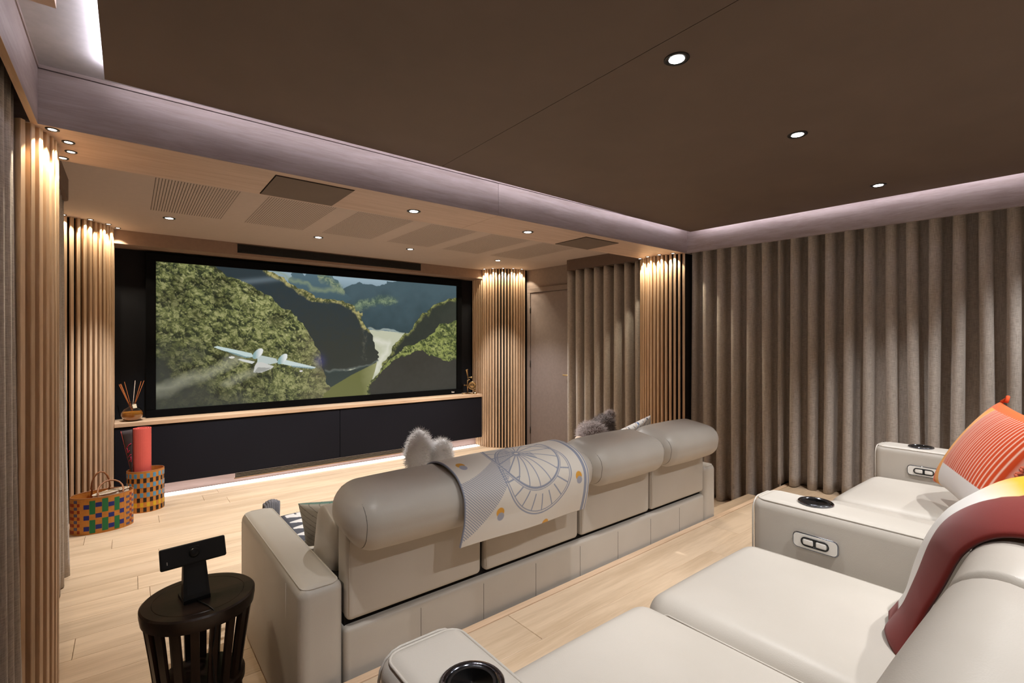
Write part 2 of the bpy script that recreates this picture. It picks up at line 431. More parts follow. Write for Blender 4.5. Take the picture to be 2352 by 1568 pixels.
# ------------------------------------------------------------------ screen wall
hd = struct(boxo('trim_6', M_header, -.12, 3.72, 5.345, 5.62, 2.238, ZC), 'brown header above the screen')
vent = thing('linear_vent', 'long black linear air vent in the header above the screen', 'vent', (0, 5.345, 0))
boxo('vent_frame', M_ventblk, .82, 2.79, -.004, .002, 2.262, 2.346, vent)
for i in range(6): boxo('slat', M_ventblk, .83, 2.78, -.010, -.003, 2.266 + i * .0135, 2.272 + i * .0135, vent)
sh = tag(boxo('wall_shelf', M_shelf, -.104, 3.698, 5.335, 5.62, .664, .70, bev=.002, seg=1), 'long oak shelf running under the screen', 'shelf')
for lab, a, b in (('charcoal fabric panel under the shelf, left half', -.103, 1.808), ('charcoal fabric panel under the shelf, right half', 1.812, 3.697)):
    tag(boxo('fabric_panel', M_navy, a, b, 5.345, 5.37, .126, .655, bev=.003, seg=1), lab, 'panel', 'panels under the screen shelf')
struct(boxo('trim_7', M_black, -.10, 3.70, 5.371, 5.62, .126, .664), 'dark carcass behind the fabric panels')
struct(boxo('baseboard_front', M_plinth, -.10, 3.70, 5.50, 5.62, 0, .126), 'recessed plinth below the fabric panels')
gv = thing('floor_vent', 'low linear vent with pale louvres under the fabric panels', 'vent', (0, 5.385, 0))
boxo('vent_frame', M_shelf, .80, 2.82, 0, .015, .062, .070, gv)
boxo('vent_back', M_ventblk, .81, 2.81, .012, .02, .07, .126, gv)
for i in range(4): boxo('louvre', M_louver, .81, 2.81, -.004, .010, .074 + i * .0135, .0775 + i * .0135, gv)
led = tag(boxo('led_strip', M_fled, -.09, 3.69, 5.385, 5.48, .0, .006), 'bright white light strip on the floor under the screen wall', 'light strip')

# projection screen with its picture
scr = thing('projection_screen', 'wide black-framed cinema screen showing an aircraft over a forested river gorge', 'screen', (0, 5.56, 0))
def screen_picture():
    nx, ny = 820, 346
    U, V = np.meshgrid(np.linspace(0, 1, nx), np.linspace(0, 1, ny))
    a = 3.24 / 1.369
    wx = (fbm(U * a, V, 14, 3, 11) - .5) * .035; wy = (fbm(U * a, V, 14, 3, 31) - .5) * .05
    u, v = U + wx, V + wy
    fine = fbm(U * a + wx * 2, V + wy, 105, 3, 3); big = fbm(U * a, V, 8, 4, 5); mid = fbm(U * a + wy, V + wx, 34, 4, 8)
    fol = np.clip((mid - .5) * 2.6 + (fine - .5) * 2.2 + .5, 0, 1)
    H = lambda s: np.array(hexl(s))
    def mixc(A, B, t): t = np.clip(t, 0, 1)[..., None]; return A * (1 - t) + B * t
    def put(I, m, c): return np.where(m[..., None], c, I)
    img = np.ones((ny, nx, 3)) * H('9db4c0')
    img = mixc(img, np.ones_like(img) * H('6f8792'), (V - .02) * 8)
    def strip(ridge, wd, jit=.5):
        xs = np.array([p[0] for p in ridge]); ys = np.array([p[1] for p in ridge])
        d = np.full(u.shape, 9.0)
        for i in range(len(ridge) - 1):
            ax, ay, bx, by = xs[i] * a, ys[i], xs[i + 1] * a, ys[i + 1]
            t = np.clip(((u * a - ax) * (bx - ax) + (v - ay) * (by - ay)) / ((bx - ax) ** 2 + (by - ay) ** 2 + 1e-9), 0, 1)
            d = np.minimum(d, np.hypot(u * a - ax - t * (bx - ax), v - ay - t * (by - ay)))
        return np.clip(1 - d / (wd * (.6 + jit * 2 * big)), 0, 1)
    # far hills
    far = [(.527, .107), (.591, .035), (.624, .058), (.68, .039), (.724, .005), (1.05, -.05), (1.05, .46), (.774, .457), (.68, .43), (.55, .45), (.45, .3)]
    img = put(img, inpoly(u, v, far), mixc(np.ones_like(img) * H('4a6068'), np.ones_like(img) * H('33474d'), (V - .05) * 2.6 + (big - .5)))
    r = [(.583, .249), (.595, .224), (.645, .2), (.697, .169), (.724, .165)]
    img = mixc(img, mixc(np.ones_like(img) * H('4b6152'), np.ones_like(img) * H('8ea07c'), fol), strip(r, .045) * .85)
    far1 = [(.36, -.05), (.404, .02), (.463, -.05), (.5, -.05), (.505, .02), (.524, .112), (.56, .19), (.52, .26), (.40, .2), (.36, .1)]
    img = put(img, inpoly(u, v, far1), mixc(np.ones_like(img) * H('56707b'), np.ones_like(img) * H('40585f'), V * 4))
    img = mixc(img, mixc(np.ones_like(img) * H('5a705f'), np.ones_like(img) * H('a5b084'), fol), strip([(.463, .0), (.49, .05), (.515, .105)], .05) * .8 * (u > .455) * (u < .53))
    img = mixc(img, np.ones_like(img) * H('93a27c'), strip([(.31, .0), (.36, .045), (.404, .086), (.426, .132), (.47, .125), (.524, .112)], .02) * .6)
    # water
    img = put(img, inpoly(U, V, [(.60, .435), (.68, .445), (.80, .47), (.78, .6), (.60, 1.02), (.42, 1.02), (.47, .77), (.62, .74)]), np.ones_like(img) * H('c9cbb2'))
    img = mixc(img, np.ones_like(img) * H('e6e5d6'), strip([(.655, .52), (.70, .56), (.665, .72), (.645, .80)], .07, 0) * .8)
    img = mixc(img, np.ones_like(img) * H('a9b3a8'), strip([(.633, .432), (.68, .437), (.724, .456), (.774, .464)], .012) * .9)
    oliv = inpoly(U, V, [(.659, .715), (.563, .824), (.485, .925), (.44, 1.02), (.615, 1.02), (.637, .889), (.650, .80)])
    img = put(img, oliv, mixc(np.ones_like(img) * H('6d7040'), np.ones_like(img) * H('a7a777'), (U - .595) * 14 + (big - .5) * .5))
    img = put(img, inpoly(U, V, [(.44, .76), (.56, .785), (.659, .70), (.655, .725), (.563, .824), (.485, .925), (.44, 1.0)]), np.ones_like(img) * H('34403d'))
    # middle dark mountain
    mid_p = [(.10, -.05), (.253, -.01), (.282, .006), (.318, .037), (.362, .089), (.404, .144), (.441, .192), (.478, .206), (.516, .21), (.555, .224), (.579, .259), (.595, .315),
             (.612, .39), (.637, .456), (.643, .533), (.65, .62), (.657, .678), (.654, .717), (.595, .756), (.535, .793), (.45, .778), (.2, .7)]
    img = put(img, inpoly(u, v, mid_p), mixc(np.ones_like(img) * H('2c3a40'), np.ones_like(img) * H('363b36'), (V - .1) * 2 + (mid - .5) * .8))
    haze = np.exp(-((V - .05 - (.33 - U) * .45) / .022) ** 2) * (U > .19) * (U < .34)
    img = mixc(img, np.ones_like(img) * H('7f909a'), haze * .45)
    rid = [(.282, .006), (.318, .037), (.362, .089), (.404, .144), (.441, .192), (.478, .206), (.516, .21), (.555, .224), (.579, .259), (.595, .315), (.612, .39), (.637, .456)]
    img = mixc(img, mixc(np.ones_like(img) * H('4c5232'), np.ones_like(img) * H('b3ab72'), fol), np.clip(strip(rid, .030) * 1.6, 0, 1) * (inpoly(u, v + .006, mid_p)))
    img = mixc(img, np.ones_like(img) * H('6f6f63'), strip([(.612, .42), (.606, .55), (.604, .68)], .02) * .5 * fol)
    img = mixc(img, np.ones_like(img) * H('79827c'), strip([(.474, .778), (.535, .79), (.595, .752), (.654, .712)], .014) * .6)
    # right mountains
    r1 = [(1.05, .07), (1.0, .109), (.914, .173), (.865, .241), (.835, .316), (.811, .389), (.783, .451), (.751, .522), (.724, .592), (.697, .67), (.675, .747), (.654, .833), (.637, .889), (.616, .996), (.60, 1.05), (1.05, 1.05)]
    img = put(img, inpoly(u, v, r1), mixc(np.ones_like(img) * H('343b34'), np.ones_like(img) * H('2c332f'), (V - .2) * 1.5 + (mid - .5)))
    img = mixc(img, mixc(np.ones_like(img) * H('454d2c'), np.ones_like(img) * H('9a9d5e'), fol), np.clip(strip(r1[1:14], .034) * 1.4, 0, 1) * inpoly(u, v, r1) * .9)
    r2 = [(1.05, .40), (1.0, .423), (.94, .468), (.874, .522), (.816, .553), (.769, .613), (.733, .672), (.693, .739), (.654, .848), (.62, 1.05), (1.05, 1.05)]
    img = put(img, inpoly(u, v, r2), mixc(np.ones_like(img) * H('3b3b36'), np.ones_like(img) * H('34352f'), (V - .6) * 2 + (mid - .5) * 1.2))
    lit = [(1.05, .33), (1.0, .347), (.925, .373), (.879, .48), (.816, .553), (.769, .60), (.733, .66), (.693, .735), (.66, .84), (.70, .78), (.737, .70), (.76, .673), (.797, .634), (.845, .625), (.879, .668), (.914, .69), (.961, .73), (1.05, .70)]
    img = put(img, inpoly(u, v, lit), mixc(np.ones_like(img) * H('3c4a28'), np.ones_like(img) * H('9aa35c'), fol * .95 + (big - .5)))
    # left forested mountain
    L = [(-.1, -.1), (.148, -.03), (.167, .047), (.191, .066), (.233, .103), (.282, .162), (.298, .202), (.308, .235), (.348, .3), (.383, .34), (.401, .41), (.419, .48), (.437, .551), (.444, .623),
         (.457, .705), (.459, .741), (.472, .824), (.474, .897), (.483, .943), (.463, .963), (.447, 1.05), (-.1, 1.05)]
    ml = inpoly(u, v, L)
    leaf = mixc(np.ones_like(img) * H('3b432f'), np.ones_like(img) * H('878d56'), fol * .9 + (big - .5) * 1.3)
    leaf = mixc(leaf, np.ones_like(img) * H('b9b784'), np.clip((fine - .60) * 5, 0, 1) * fol)
    leaf = mixc(leaf, np.ones_like(img) * H('7d7458'), np.clip((U - .36) * 5, 0, .55) * (V > .45) * (1 - fol * .5))
    shade = np.clip(((V - .52) * 1.6 - (U - .02) * 2.6) * 2.2 + (big - .5) * 2.2, 0, 1)
    leaf = mixc(leaf, np.ones_like(img) * H('4a4f46'), shade * .88)
    img = put(img, ml, leaf)
    def canopy(img, mask, count, r0, r1, seed, dark, light, hi):
        rs = np.random.RandomState(seed); px = rs.rand(count); py = np.sort(rs.rand(count) * 1.1 - .02)
        for cx_, cy_ in zip(px, py):
            i0 = min(ny - 1, max(0, int(cy_ * (ny - 1)))); j0 = min(nx - 1, int(cx_ * (nx - 1)))
            if not mask[i0, j0]: continue
            r = rs.uniform(r0, r1) * (.8 + .5 * cy_); rj = int(r / a * nx) + 2; ri = int(r * ny) + 2
            ys, ye, xs, xe = max(0, i0 - ri), min(ny, i0 + ri), max(0, j0 - rj), min(nx, j0 + rj)
            uu = (U[ys:ye, xs:xe] - cx_) * a / r; vv = (V[ys:ye, xs:xe] - cy_) / r
            nz = (fine[ys:ye, xs:xe] - .5) * 1.5 + (mid[ys:ye, xs:xe] - .5) * .9
            d = np.hypot(uu, vv) + nz
            t = np.clip(.42 - .55 * vv + .30 * uu + nz * 1.3 + rs.uniform(-.22, .16), 0, 1)
            col = mixc(np.ones(t.shape + (3,)) * H(dark), np.ones(t.shape + (3,)) * H(light), t); col = mixc(col, np.ones_like(col) * H(hi), (t - .72) * 2.2)
            m_ = (d < 1) & mask[ys:ye, xs:xe]
            img[ys:ye, xs:xe][m_] = col[m_]
        return img
    base = img.copy()
    img = canopy(img.copy(), ml, 2600, .014, .032, 5, '2f3826', '858c52', 'bdbb85')
    img = np.where(ml[..., None], mixc(img, img * .45, np.clip((.50 - big) * 4.5, 0, .75)), img)
    img = np.where(ml[..., None], mixc(img, np.ones_like(img) * H('7d7458'), np.clip((U - .36) * 4, 0, .4) * (V > .45)), img)
    img = np.where(ml[..., None], mixc(img, np.ones_like(img) * H('454a42'), shade * .9), img)
    img = np.where(ml[..., None], np.clip(img * (.62 + .75 * np.clip(.35 + U * 1.3 - V * .55, 0, 1))[..., None], 0, 1), img)
    img = canopy(img, inpoly(u, v, lit), 1500, .010, .022, 9, '38452a', '8f9758', 'b5b878')
    img = mixc(img, np.ones_like(img) * H('b9b9a2'), strip([(.205, .675), (.12, .77), (.0, .88)], .10, 0) * .42 + strip([(.253, .775), (.18, .84)], .07, 0) * .35)
    img = mixc(img, np.ones_like(img) * H('4b4a86'), np.exp(-(((U - .452) / .018) ** 2 + ((V - .70) / .05) ** 2)) * .55)
    # aircraft
    def poly(P, c, img): return put(img, inpoly(U, V, P), np.ones_like(img) * H(c))
    img = poly([(.141, .581), (.15, .573), (.201, .602), (.243, .628), (.252, .657), (.227, .656), (.203, .636), (.167, .608)], 'c9dcda', img)
    img = poly([(.165, .604), (.203, .630), (.227, .652), (.252, .660), (.227, .662), (.203, .642)], '7d9a9c', img)
    img = poly([(.325, .709), (.343, .682), (.44, .748), (.436, .759), (.366, .735)], 'cfdedd', img)
    img = poly([(.36, .729), (.436, .755), (.43, .762), (.366, .741)], '88a0a4', img)
    img = poly([(.261, .651), (.272, .646), (.315, .671), (.322, .702), (.299, .715), (.26, .698)], 'c3cfcb', img)
    img = poly([(.205, .671), (.214, .668), (.254, .692), (.246, .708), (.219, .688)], 'd9dcd8', img)
    img = poly([(.259, .698), (.274, .697), (.309, .73), (.302, .748), (.274, .775), (.249, .773), (.253, .726)], 'd2d2cc', img)
    img = poly([(.262, .735), (.30, .742), (.280, .768), (.25, .776)], 'a3a59f', img)
    for (eu, ev) in ((.262, .632), (.335, .676)):
        d = ((U - eu + (V - ev) * .22) / .0125) ** 2 + ((V - ev) / .040) ** 2
        img = put(img, d < 1, mixc(np.ones_like(img) * H('8fb0b1'), np.ones_like(img) * H('eef0ee'), (eu - U) * -60 + .5))
    img = put(img, ((U - .189) / .008) ** 2 + ((V - .657) / .008) ** 2 < 1, np.ones_like(img) * H('e4e2da'))
    img = put(img, ((U - .393) / .005) ** 2 + ((V - .775) / .007) ** 2 < 1, np.ones_like(img) * H('e4e0e6'))
    X = .19 + 3.24 * U; Z = 2.14 - 1.369 * V
    verts = np.stack([X, np.full_like(X, -.0), Z], -1).reshape(-1, 3)
    idx = np.arange(nx * ny).reshape(ny, nx)
    F = np.stack([idx[:-1, :-1], idx[1:, :-1], idx[1:, 1:], idx[:-1, 1:]], -1).reshape(-1, 4)
    o = mesh_obj('picture', verts.tolist(), F.tolist(), M_screen, scr)
    colors(o, img.reshape(-1, 3)); return o
screen_picture()
fr = [('frame_bar', .115, 3.505, 2.14, 2.215), ('frame_bar', .115, 3.505, .703, .771), ('frame_bar', .115, .19, .771, 2.14), ('frame_bar', 3.43, 3.505, .771, 2.14)]
for n, a, b, c, d in fr: boxo(n, M_black, a, b, -.022, .03, c, d, scr, bev=.004, seg=1)
for i, (dx, wd, hh) in enumerate(((0, .009, .020), (.0125, .007, .013), (.0215, .007, .013), (.0305, .008, .015))):
    boxo('logo_mark', M_foil, 3.345 + dx, 3.345 + dx + wd, -.0235, -.022, .722, .722 + hh, scr)

# ------------------------------------------------------------------ slatted columns
def slat_mesh(h):
    wd, dp, e = .0200, .030, .002
    P = [(-wd / 2 + e, -dp / 2), (wd / 2 - e, -dp / 2), (wd / 2, -dp / 2 + e), (wd / 2, dp / 2), (-wd / 2, dp / 2), (-wd / 2, -dp / 2 + e)]
    me = bpy.data.meshes.new('slat'); v = [(x, y, 0) for x, y in P] + [(x, y, h) for x, y in P]; n = 6
    me.from_pydata(v, [], [tuple(range(n))[::-1], tuple(range(n, 2 * n))] + [(i, (i + 1) % n, n + (i + 1) % n, n + i) for i in range(n)]); me.update()
    me.materials.append(M_slat); return me
def slat_column(label, path, ztop, backing, z0=0.0):
    """path: list of (x, y, outward angle, ztop or None)"""
    t = thing('slatted_column', label, 'column', (path[len(path) // 2][0], path[len(path) // 2][1], 0), 0, 'oak slatted columns')
    ox, oy = t.location[0], t.location[1]; cache = {}
    for p in path:
        x, y, a = p[:3]; h = (p[3] if len(p) > 3 else ztop) - z0
        if h not in cache: cache[h] = slat_mesh(h)
        o = bpy.data.objects.new('slat', cache[h]); COL.objects.link(o); o.parent = t
        o.location = (x - ox - math.cos(a) * .015, y - oy - math.sin(a) * .015, z0); o.rotation_euler = (0, 0, a + PI / 2)
    mb = MB()
    n = len(backing); th = .01
    for i in range(n - 1):
        (xa, ya), (xb, yb) = backing[i], backing[i + 1]
        mb.prism([(xa - ox, ya - oy), (xb - ox, yb - oy), (xb - ox + (yb - ya) * 0 , yb - oy), (xb - ox, yb - oy)][:2] + [(xb - ox + th * .7, yb - oy + th * .7), (xa - ox + th * .7, ya - oy + th * .7)], 0, ztop)
    mb.obj('backing_board', M_dark, t)
    return t
def arc(c, R, a0, a1, pitch):
    n = max(2, int(round(abs(a1 - a0) * R / pitch))); return [(c[0] + R * math.cos(a0 + (a1 - a0) * i / n), c[1] + R * math.sin(a0 + (a1 - a0) * i / n), a0 + (a1 - a0) * i / n) for i in range(n + 1)]
def backarc(c, R, a0, a1, n=14): return [(c[0] + R * math.cos(a0 + (a1 - a0) * i / n), c[1] + R * math.sin(a0 + (a1 - a0) * i / n)) for i in range(n + 1)]
R_ = math.radians
cl = (-.617, 2.69)
slat_column('bowed oak slat column at the left edge, nearest the viewer', arc(cl, .39, R_(-36), R_(36), .041), ZS, backarc(cl, .353, R_(-38), R_(38)))
crx = RX(2.735, -.44) + .315 - .005; cr = (crx, 2.735)
slat_column('bowed oak slat column between the two curtains on the right', arc(cr, .39, R_(180 - 38), R_(180 + 38), .041), ZS, backarc(cr, .357, R_(180 - 40), R_(180 + 40)))
cfl = (-.48, 5.37); pth = arc(cfl, .375, R_(-88), R_(0), .042)
pth += [(-.105, 5.37 + .040 * k, 0.0, 2.236) for k in range(1, 6)]
slat_column('curved oak slat column left of the screen', pth, ZC, backarc(cfl, .337, R_(-90), R_(0)) + [(-.143, 5.6)])
cfr = (4.07, 5.37); pth = [(3.70, 5.37 + .040 * k, PI, 2.236) for k in range(5, 0, -1)]
pth += arc(cfr, .37, R_(180), R_(270), .0405) + [(4.07 + .0405 * k, 5.0, R_(270)) for k in (1, 2)]
slat_column('curved oak slat column right of the screen beside the door', pth, ZC, [(3.735, 5.6)] + backarc(cfr, .336, R_(180), R_(270)) + [(4.18, 5.034)])
# dark side boards closing the columns against the walls
struct(boxo('trim_8', M_dark, -.5, -.335, YB + .005, YB + .02, 0, ZS), 'dark side of the near left column')
struct(boxo('trim_9', M_dark, -.5, -.335, 2.90, 2.915, 0, ZS), 'dark far side of the near left column')
struct(boxo('trim_10', M_dark, crx - .28, RX(2.50), 2.492, 2.504, 0, ZS), 'dark side of the right column')
struct(boxo('trim_11', M_dark, crx - .28, RX(2.97), 2.955, 2.967, 0, ZS), 'dark far side of the right column')
struct(boxo('trim_12', M_dark, 4.155, RX(5.0), 5.02, 5.035, 0, ZC), 'dark end board beside the door')

# ------------------------------------------------------------------ door on the right wall
def wall_frame(y, off=0.0): return Matrix.Translation((RX(y, off), y, 0)) @ Matrix.Rotation(RANG, 4, 'Z')
dr = bpy.data.objects.new('door_1', None); COL.objects.link(dr); struct(dr, 'taupe flush door with brass lever in the right wall')
dr.location = (RX(4.995), 4.995, 0); dr.rotation_euler = (0, 0, RANG)     # local -y runs toward the camera, -x into the room
boxo('door_leaf', M_door, -.012, .03, -.86, -.060, .008, 2.040, dr, bev=.002, seg=1)
boxo('door_frame', M_wall, -.022, .03, -.055, .0, 0, 2.10, dr, bev=.003, seg=1)
boxo('door_frame', M_wall, -.022, .03, -.92, -.865, 0, 2.10, dr, bev=.003, seg=1)
boxo('door_frame', M_wall, -.024, .03, -.92, .0, 2.046, 2.11, dr, bev=.003, seg=1)
for z in (.22, 1.10, 1.82): 
    MB().tube([(-.020, -.0575, z - .045), (-.020, -.0575, z + .045)], .006, 8).obj('hinge', M_hinge, dr, True)
hb = MB(); hb.lathe([(.0, 0), (.026, 0), (.026, .008), (.01, .012), (.01, .05), (0, .05)], 20)
ho = hb.obj('lever_handle', M_brass, dr, True, (-.012, -.80, .985), (0, -PI / 2, 0))
MB().tube([(-.056, -.80, .985), (-.058, -.76, .985), (-.058, -.67, .985)], .0085, 10).obj('lever_handle', M_brass, dr, True)
boxo('latch_plate', M_brass, -.016, -.012, -.815, -.785, .90, .935, dr)
struct(MB().prism([(RX(5.0, -.012), 5.0), (RX(5.0), 5.0), (RX(4.1), 4.1), (RX(4.1, -.012), 4.1)], 0, .001).obj('trim_13', M_edge), 'threshold strip at the door')

# ------------------------------------------------------------------ pelmets + curtains
def curtain(label, p0, p1, z0, z1, period, amp, seed, nz=26, sharp=1.0, hemwob=.012, side=1):
    r = random.Random(seed); p0 = Vector(p0); p1 = Vector(p1); d = (p1 - p0); L = d.length; d.normalize(); n = Vector((-d.y, d.x))
    k = max(2, int(round(L / period))); spp = 16; N = k * spp; amps = [r.uniform(.75, 1.12) for _ in range(k + 2)]; ph = [r.uniform(-.22, .22) for _ in range(k + 2)]
    lowa = [r.uniform(.8, 1.35) for _ in range(k + 2)]; lows = [r.uniform(-.35, .35) for _ in range(k + 2)]
    hb_ = [r.uniform(-.5, 1.0) for _ in range(k + 2)]
    V = []; F = []
    for j in range(nz + 1):
        fz = j / nz; z = z0 + (z1 - z0) * fz; low = (1 - fz) ** 1.6
        for i in range(N + 1):
            s = i / spp; c = int(s); f = s - c; sm = f * f * (3 - 2 * f)
            g = lambda A: A[c] * (1 - sm) + A[c + 1] * sm
            a = amp * (g(amps) * (1 - low) + g(lowa) * low)
            t = 2 * PI * s + g(ph)
            wv = side * (1 - 2 * ((1 + math.cos(t)) / 2) ** 1.35)
            along = L * i / N + period * (.10 * math.sin(2 * t) * 1 + g(lows) * low * .5)
            P = p0 + d * along + n * (a * wv)
            zz = z + (hemwob * g(hb_) * max(0, 1 - fz * 12) if j else hemwob * .5 * max(0, g(hb_)))
            V.append((P.x, P.y, zz))
    for j in range(nz):
        for i in range(N): a = j * (N + 1) + i; F.append((a, a + 1, a + N + 2, a + N + 1))
    o = mesh_obj('curtain', V, F, M_linen, None, True)
    m = o.modifiers.new('thickness', 'SOLIDIFY'); m.thickness = .003; m.offset = 0
    # hem band: a doubled turn-up as its own part
    hv = []; hf = []
    rows = [j for j in range(nz + 1) if z0 + (z1 - z0) * j / nz < z0 + .17][:3]
    return tag(o, label, 'curtain', 'linen curtains')
CO = -.315
curtain('long grey-brown linen curtain behind the rear seats on the right', (RX(1.75, CO), 1.75), (RX(-1.6, CO), -1.6), HP + .002, 2.34, .120, .060, 5)
curtain('linen curtain between the oak slat column and the long right curtain', (RX(2.475, CO), 2.475), (RX(1.722, CO), 1.722), .004, 2.34, .118, .058, 8)
curtain('linen curtain partly covering the door on the right', (RX(4.10, -.155), 4.10), (RX(3.03, -.155), 3.03), .004, 2.234, .128, .070, 11)
curtain('linen curtain cut off by the left edge of the picture', (-.362, 2.452), (-.362, 1.66), .004, 2.36, .118, .045, 21, side=-1)
curtain('narrow linen curtain seen edge-on behind the near left column', (-.345, 3.90), (-.345, 2.98), .004, 2.234, .125, .050, 31, side=-1)
def pelmet(label, poly):
    o = MB().prism(poly, 2.236, ZC).obj('pelmet', M_pelmet); tag(o, label, 'pelmet', 'curtain pelmets')
pp = [(RX(2.93, -.245), 2.93), (RX(4.06, -.245), 4.06)]
for k in range(0, 7):
    a = k / 6 * PI / 2; pp.append((RX(4.06, -.245) + .05 * (1 - math.cos(a)), 4.06 + .06 * math.sin(a)))
pp += [(RX(4.12, -.004), 4.12), (RX(2.93, -.004), 2.93)]
pelmet('brown curtain pelmet box beside the door', [pp[0], pp[1]] + pp[3:])
pp = [(-.285, 2.93), (-.285, 3.88)] + [(-.285 - .05 * (1 - math.cos(k / 6 * PI / 2)), 3.88 + .06 * math.sin(k / 6 * PI / 2)) for k in range(1, 7)] + [(-.498, 3.94), (-.498, 2.93)]
pelmet('brown curtain pelmet box on the left wall behind the near column', pp)

# ------------------------------------------------------------------ lights
def light_at(name, parent, z, power, size, blend, col, radius):
    L = bpy.data.lights.new(name, 'SPOT'); L.energy = power; L.spot_size = R_(size); L.spot_blend = blend; L.color = col; L.shadow_soft_size = radius
    o = bpy.data.objects.new(name, L); COL.objects.link(o); o.parent = parent; o.location = (0, 0, z); return o
def downlight(label, x, y, z, power, group, R=.042, size=78, blend=.75, col=(1, .985, .98), pin=False, kind='downlight'):
    t = thing(kind, label, 'downlight', (x, y, z), 0, group)
    q = R * .62
    MB().lathe([(R, 0), (R, -.002), (R * .93, -.004), (q, -.003), (q, .0), (R, 0)], 28).obj('trim_ring', M_ring, t, True)
    MB().lathe([(0, -.0022), (q, -.0022), (q, -.0012), (0, -.0012)], 20).obj('lens', M_lenspin if pin else M_lens, t)
    light_at('lamp', t, -.008, power, size, blend, col, .018 if not pin else .008)
for i, (x, lab) in enumerate(((1.476, 'recessed downlight in the dark ceiling, nearest the viewer'), (2.46, 'middle recessed downlight in the dark ceiling'), (3.65, 'recessed downlight in the dark ceiling nearest the long curtain'), (.42, 'recessed downlight in the dark ceiling above the side table'))):
    downlight(lab, x, .96, ZP, P_DOWN * (.8 if i == 3 else 1), 'dark ceiling downlights', size=68, blend=.8)
for i, x in enumerate((.42, 1.476, 2.46, 3.65)):
    downlight('rear recessed downlight in the dark ceiling above the %s' % ('left arm of the rear sofa', 'first backrests of the rear sofa', 'middle arm of the rear sofa', 'right arm of the rear sofa')[i], x, -.22, ZP, P_REAR * (.35 if i == 0 else 1), 'rear downlights', size=118, blend=.6)
for lab, x in (('downlight in front of the left end of the screen', .24), ('downlight left of centre in front of the screen', 1.36), ('downlight right of centre in front of the screen', 2.28), ('downlight before the slat column right of the screen', 3.41)):
    downlight(lab, x, 4.60, ZC, P_FAR, 'screen downlights', size=86, blend=.6)
for lab, x in (('left downlight in the veneered soffit', 1.37), ('right downlight in the veneered soffit', 2.285)):
    downlight(lab, x, 2.715, ZS, P_FAR * .8, 'soffit downlights', size=86, blend=.6)
PINC = (1.0, .86, .64)
def pins(c, R, angs, z, where, power=P_PIN, names=None):
    for k, a in enumerate(angs):
        downlight('%s tiny spotlight over the %s' % (names[k], where), c[0] + R * math.cos(R_(a)), c[1] + R * math.sin(R_(a)), z, power, 'spotlights over the ' + where, .021, 92, .25, PINC, True, 'pin_spotlight')
N4 = ('nearest', 'second', 'third', 'farthest')
pins(cl, .428, (-25, -8, 9, 25), ZS, 'near left column', names=N4)
pins(cr, .428, (205, 188, 171, 155), ZS, 'right column between the curtains', names=N4)
pins(cfl, .415, (-78, -55, -34, -15), ZC, 'slat column left of the screen', names=('first', 'second', 'third', 'fourth'))
pins(cfr, .41, (196, 214, 233, 252, 270), ZC, 'slat column right of the screen', names=('leftmost', 'second', 'middle', 'fourth', 'rightmost'))
# two flush square hatches in the soffit
for lab, x, y0, y1 in (('square dark speaker hatch in the soffit, left of the centre joint', .55, 2.53, 2.90), ('square dark speaker hatch in the soffit near the right column', 2.735, 2.56, 2.905)):
    t = thing('speaker_hatch', lab, 'speaker hatch', (x, y0, ZS), 0, 'soffit speaker hatches')
    boxo('shadow_gap', M_dark, 0, .385, 0, y1 - y0, -.002, 0, t)
    boxo('grille', M_panel, .004, .381, .004, y1 - y0 - .004, -.005, -.001, t)

